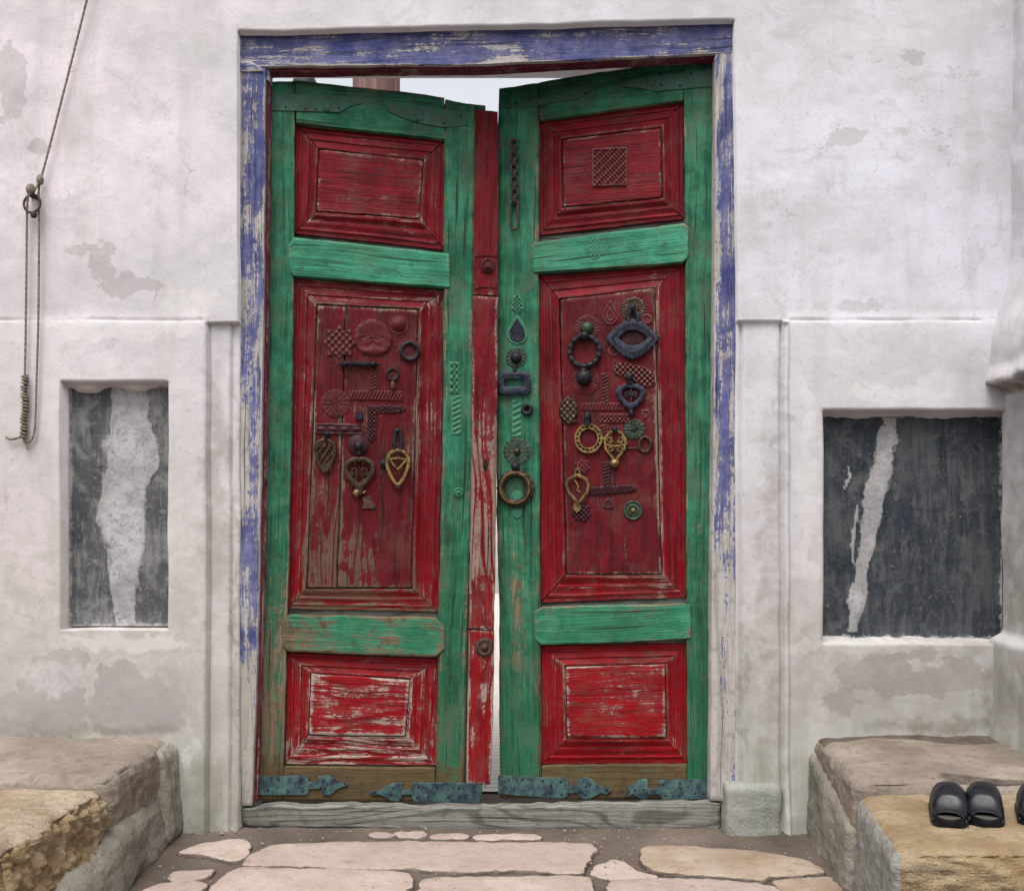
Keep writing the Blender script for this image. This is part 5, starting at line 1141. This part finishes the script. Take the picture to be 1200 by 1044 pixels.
# ------------------------------------------------------------------ rope and tether ring on the wall
def wp3(px, py, y): x, z = wpx(px, py, y); return (x, y, z)
tr_ = empty('tether_ring', wp3(38, 225, -.005)); tag(tr_, 'small iron ring on a staple in the wall beside the rope', 'iron ring')
o3 = np.array(tr_.location)
def wtube(name, path, r, mat, parent, closed=False, ref=(0, 1, 0), off=(0, 0, 0), seg=8):
    m = MB(); m.tube([tuple(np.array(p)-np.array(off)) for p in path], r, closed, seg, ref)
    return mk(name, np.array(m.v), m.f, mat, parent, True, sharp=50, recalc=True)
cx_, cz_ = wpx(38, 239, -.02)
wtube('ring', [(cx_+.024*math.cos(t), -.022+.004*math.sin(t), cz_+.027*math.sin(t)) for t in np.linspace(0, 2*math.pi, 29)[:-1]], .0036, RUST, tr_, True, off=o3)
s0 = np.array(wp3(37, 230, -.02)); wtube('staple', [(s0[0]-.006, .01, s0[2]+.004), (s0[0]-.006, -.024, s0[2]+.004), (s0[0], -.032, s0[2]+.001), (s0[0]+.007, -.024, s0[2]-.002), (s0[0]+.007, .01, s0[2]-.002)], .0048, RUST, tr_, ref=(0, 0, 1), off=o3)
m = MB(); q = wp3(40, 252, -.022); m.ball((q[0]-o3[0], -.024-o3[1], q[2]-o3[2]), .010, .8, 10, 6, 1.1); mk('ring_knot', np.array(m.v), m.f, RUST, tr_, True)
rp = empty('rope', wp3(38, 400, -.02)); tag(rp, 'thin hemp rope hanging doubled down the plaster wall', 'rope'); o4 = np.array(rp.location)
def twisted(path, step=.006):
    P = np.array(path, float); L = np.concatenate([[0], np.cumsum(np.linalg.norm(np.diff(P, axis=0), axis=1))]); n = int(L[-1]/step); s_ = np.linspace(0, L[-1], n)
    return [tuple(np.interp(q, L, P[:, i]) for i in range(3)) for q in s_]
def smooth(P, it=2):
    P = [np.array(p, float) for p in P]
    for _ in range(it):
        Q = [P[0]]
        for a_, b_ in zip(P[:-1], P[1:]): Q += [.75*a_+.25*b_, .25*a_+.75*b_]
        P = Q+[P[-1]]
    return P
def ropeline(name, pxs, r=.0032, y=-.017):
    P = twisted(smooth([wp3(px, py, yy) for px, py, yy in [(q+(y,))[:3] for q in pxs]]))
    rr = np.array([r*(1+.16*math.sin(i*2.1)) for i in range(len(P))]); return wtube(name, P, rr, ROPE, rp, off=o4, seg=7)
ropeline('strand', [(121, -80, -.03), (102, 0), (75, 107), (52, 196), (47, 212), (45, 226), (46, 260), (45.5, 320), (45, 380), (43, 440), (42, 480), (41, 503), (38, 515), (33, 519), (28, 517), (26, 508)])
ropeline('strand', [(47, 210, -.019), (42, 222, -.026), (36, 226, -.036), (32, 232, -.03), (31.5, 260), (31, 320), (30, 400), (29, 445), (27.5, 500), (25, 512)])
def coil(c, n, r0, px, y0, y1, y=-.020):
    P = [];
    for i in range(n*10+1):
        t = i/10*2*math.pi; py = y0+(y1-y0)*i/(n*10); w_ = wp3(px-2.0*(py-y0)/(y1-y0), py, y); q_ = r0*(1+.5*(float(vn3(i*.13, 1.5, 2.0))-.5)); P.append((w_[0]+q_*math.cos(t)+.006*(float(vn3(i*.05, 7.5, 2.0))-.5), w_[1]+q_*math.sin(t), w_[2]+.004*(float(vn3(i*.11, 4.5, 1.0))-.5)))
    return wtube('wrapping', P, .0036, ROPE, rp, off=o4, ref=(0, 0, 1), seg=6)
coil(None, 19, .0072, 29.5, 439, 512)
ropeline('tail', [(27, 511), (19, 514), (11, 515), (7, 512)], .0035); ropeline('tail', [(29, 515), (31, 521), (33, 526)], .0035)
m = MB(); q = np.array(wp3(47, 211, -.019))-o4; m.ball(tuple(q), .011, .9, 10, 6, 1.5); q = np.array(wp3(36, 222, -.03))-o4; m.ball(tuple(q), .014, .9, 10, 6, 1.2); mk('knot', np.array(m.v), m.f, ROPE, rp, True)
pg = empty('wall_peg', wp3(121, -82, 0)); tag(pg, 'iron peg high in the wall that the rope is tied to', 'peg'); m = MB(); m.tube([(0, .03, 0), (0, -.07, .01)], .009, False, 10, (1, 0, 0)); m.ball((0, -.07, .01), .014, 1, 10, 6); mk('peg_shaft', np.array(m.v), m.f, RUST, pg, True)

# ------------------------------------------------------------------ grit on the ground
def grit():
    r = random.Random(5); V = []; F_ = []
    base = [(0, 0, 1), (.9, 0, .1), (0, .9, .1), (-.9, 0, .1), (0, -.9, .1), (0, 0, -.6)]; tri = [(0, 1, 2), (0, 2, 3), (0, 3, 4), (0, 4, 1), (5, 2, 1), (5, 3, 2), (5, 4, 3), (5, 1, 4)]
    for i in range(800):
        x = r.uniform(-.95, .90); y = -.5*r.random()**1.5+.0; q = .001+.0045*r.random()**4
        a = r.uniform(0, 6.28); b = len(V); sx, sy, sz = r.uniform(.7, 1.4), r.uniform(.7, 1.3), r.uniform(.5, .9)
        for (p, o, w_) in base:
            p, o = p*sx*r.uniform(.8, 1.2), o*sy*r.uniform(.8, 1.2)
            V.append((x+q*(p*math.cos(a)-o*math.sin(a)), y+q*(p*math.sin(a)+o*math.cos(a)), .009+.012*max(0, min(1, (y+.14)/.16))+q*w_*sz))
        F_ += [[b+k for k in t] for t in tri]
    o = mk('gravel', V, F_, RENDER, None, False, {'m': np.zeros((len(V), 3))}); o['kind'] = 'stuff'; o['label'] = 'fine grit and crumbs scattered over the earth by the sill'; o['category'] = 'gravel'
grit()
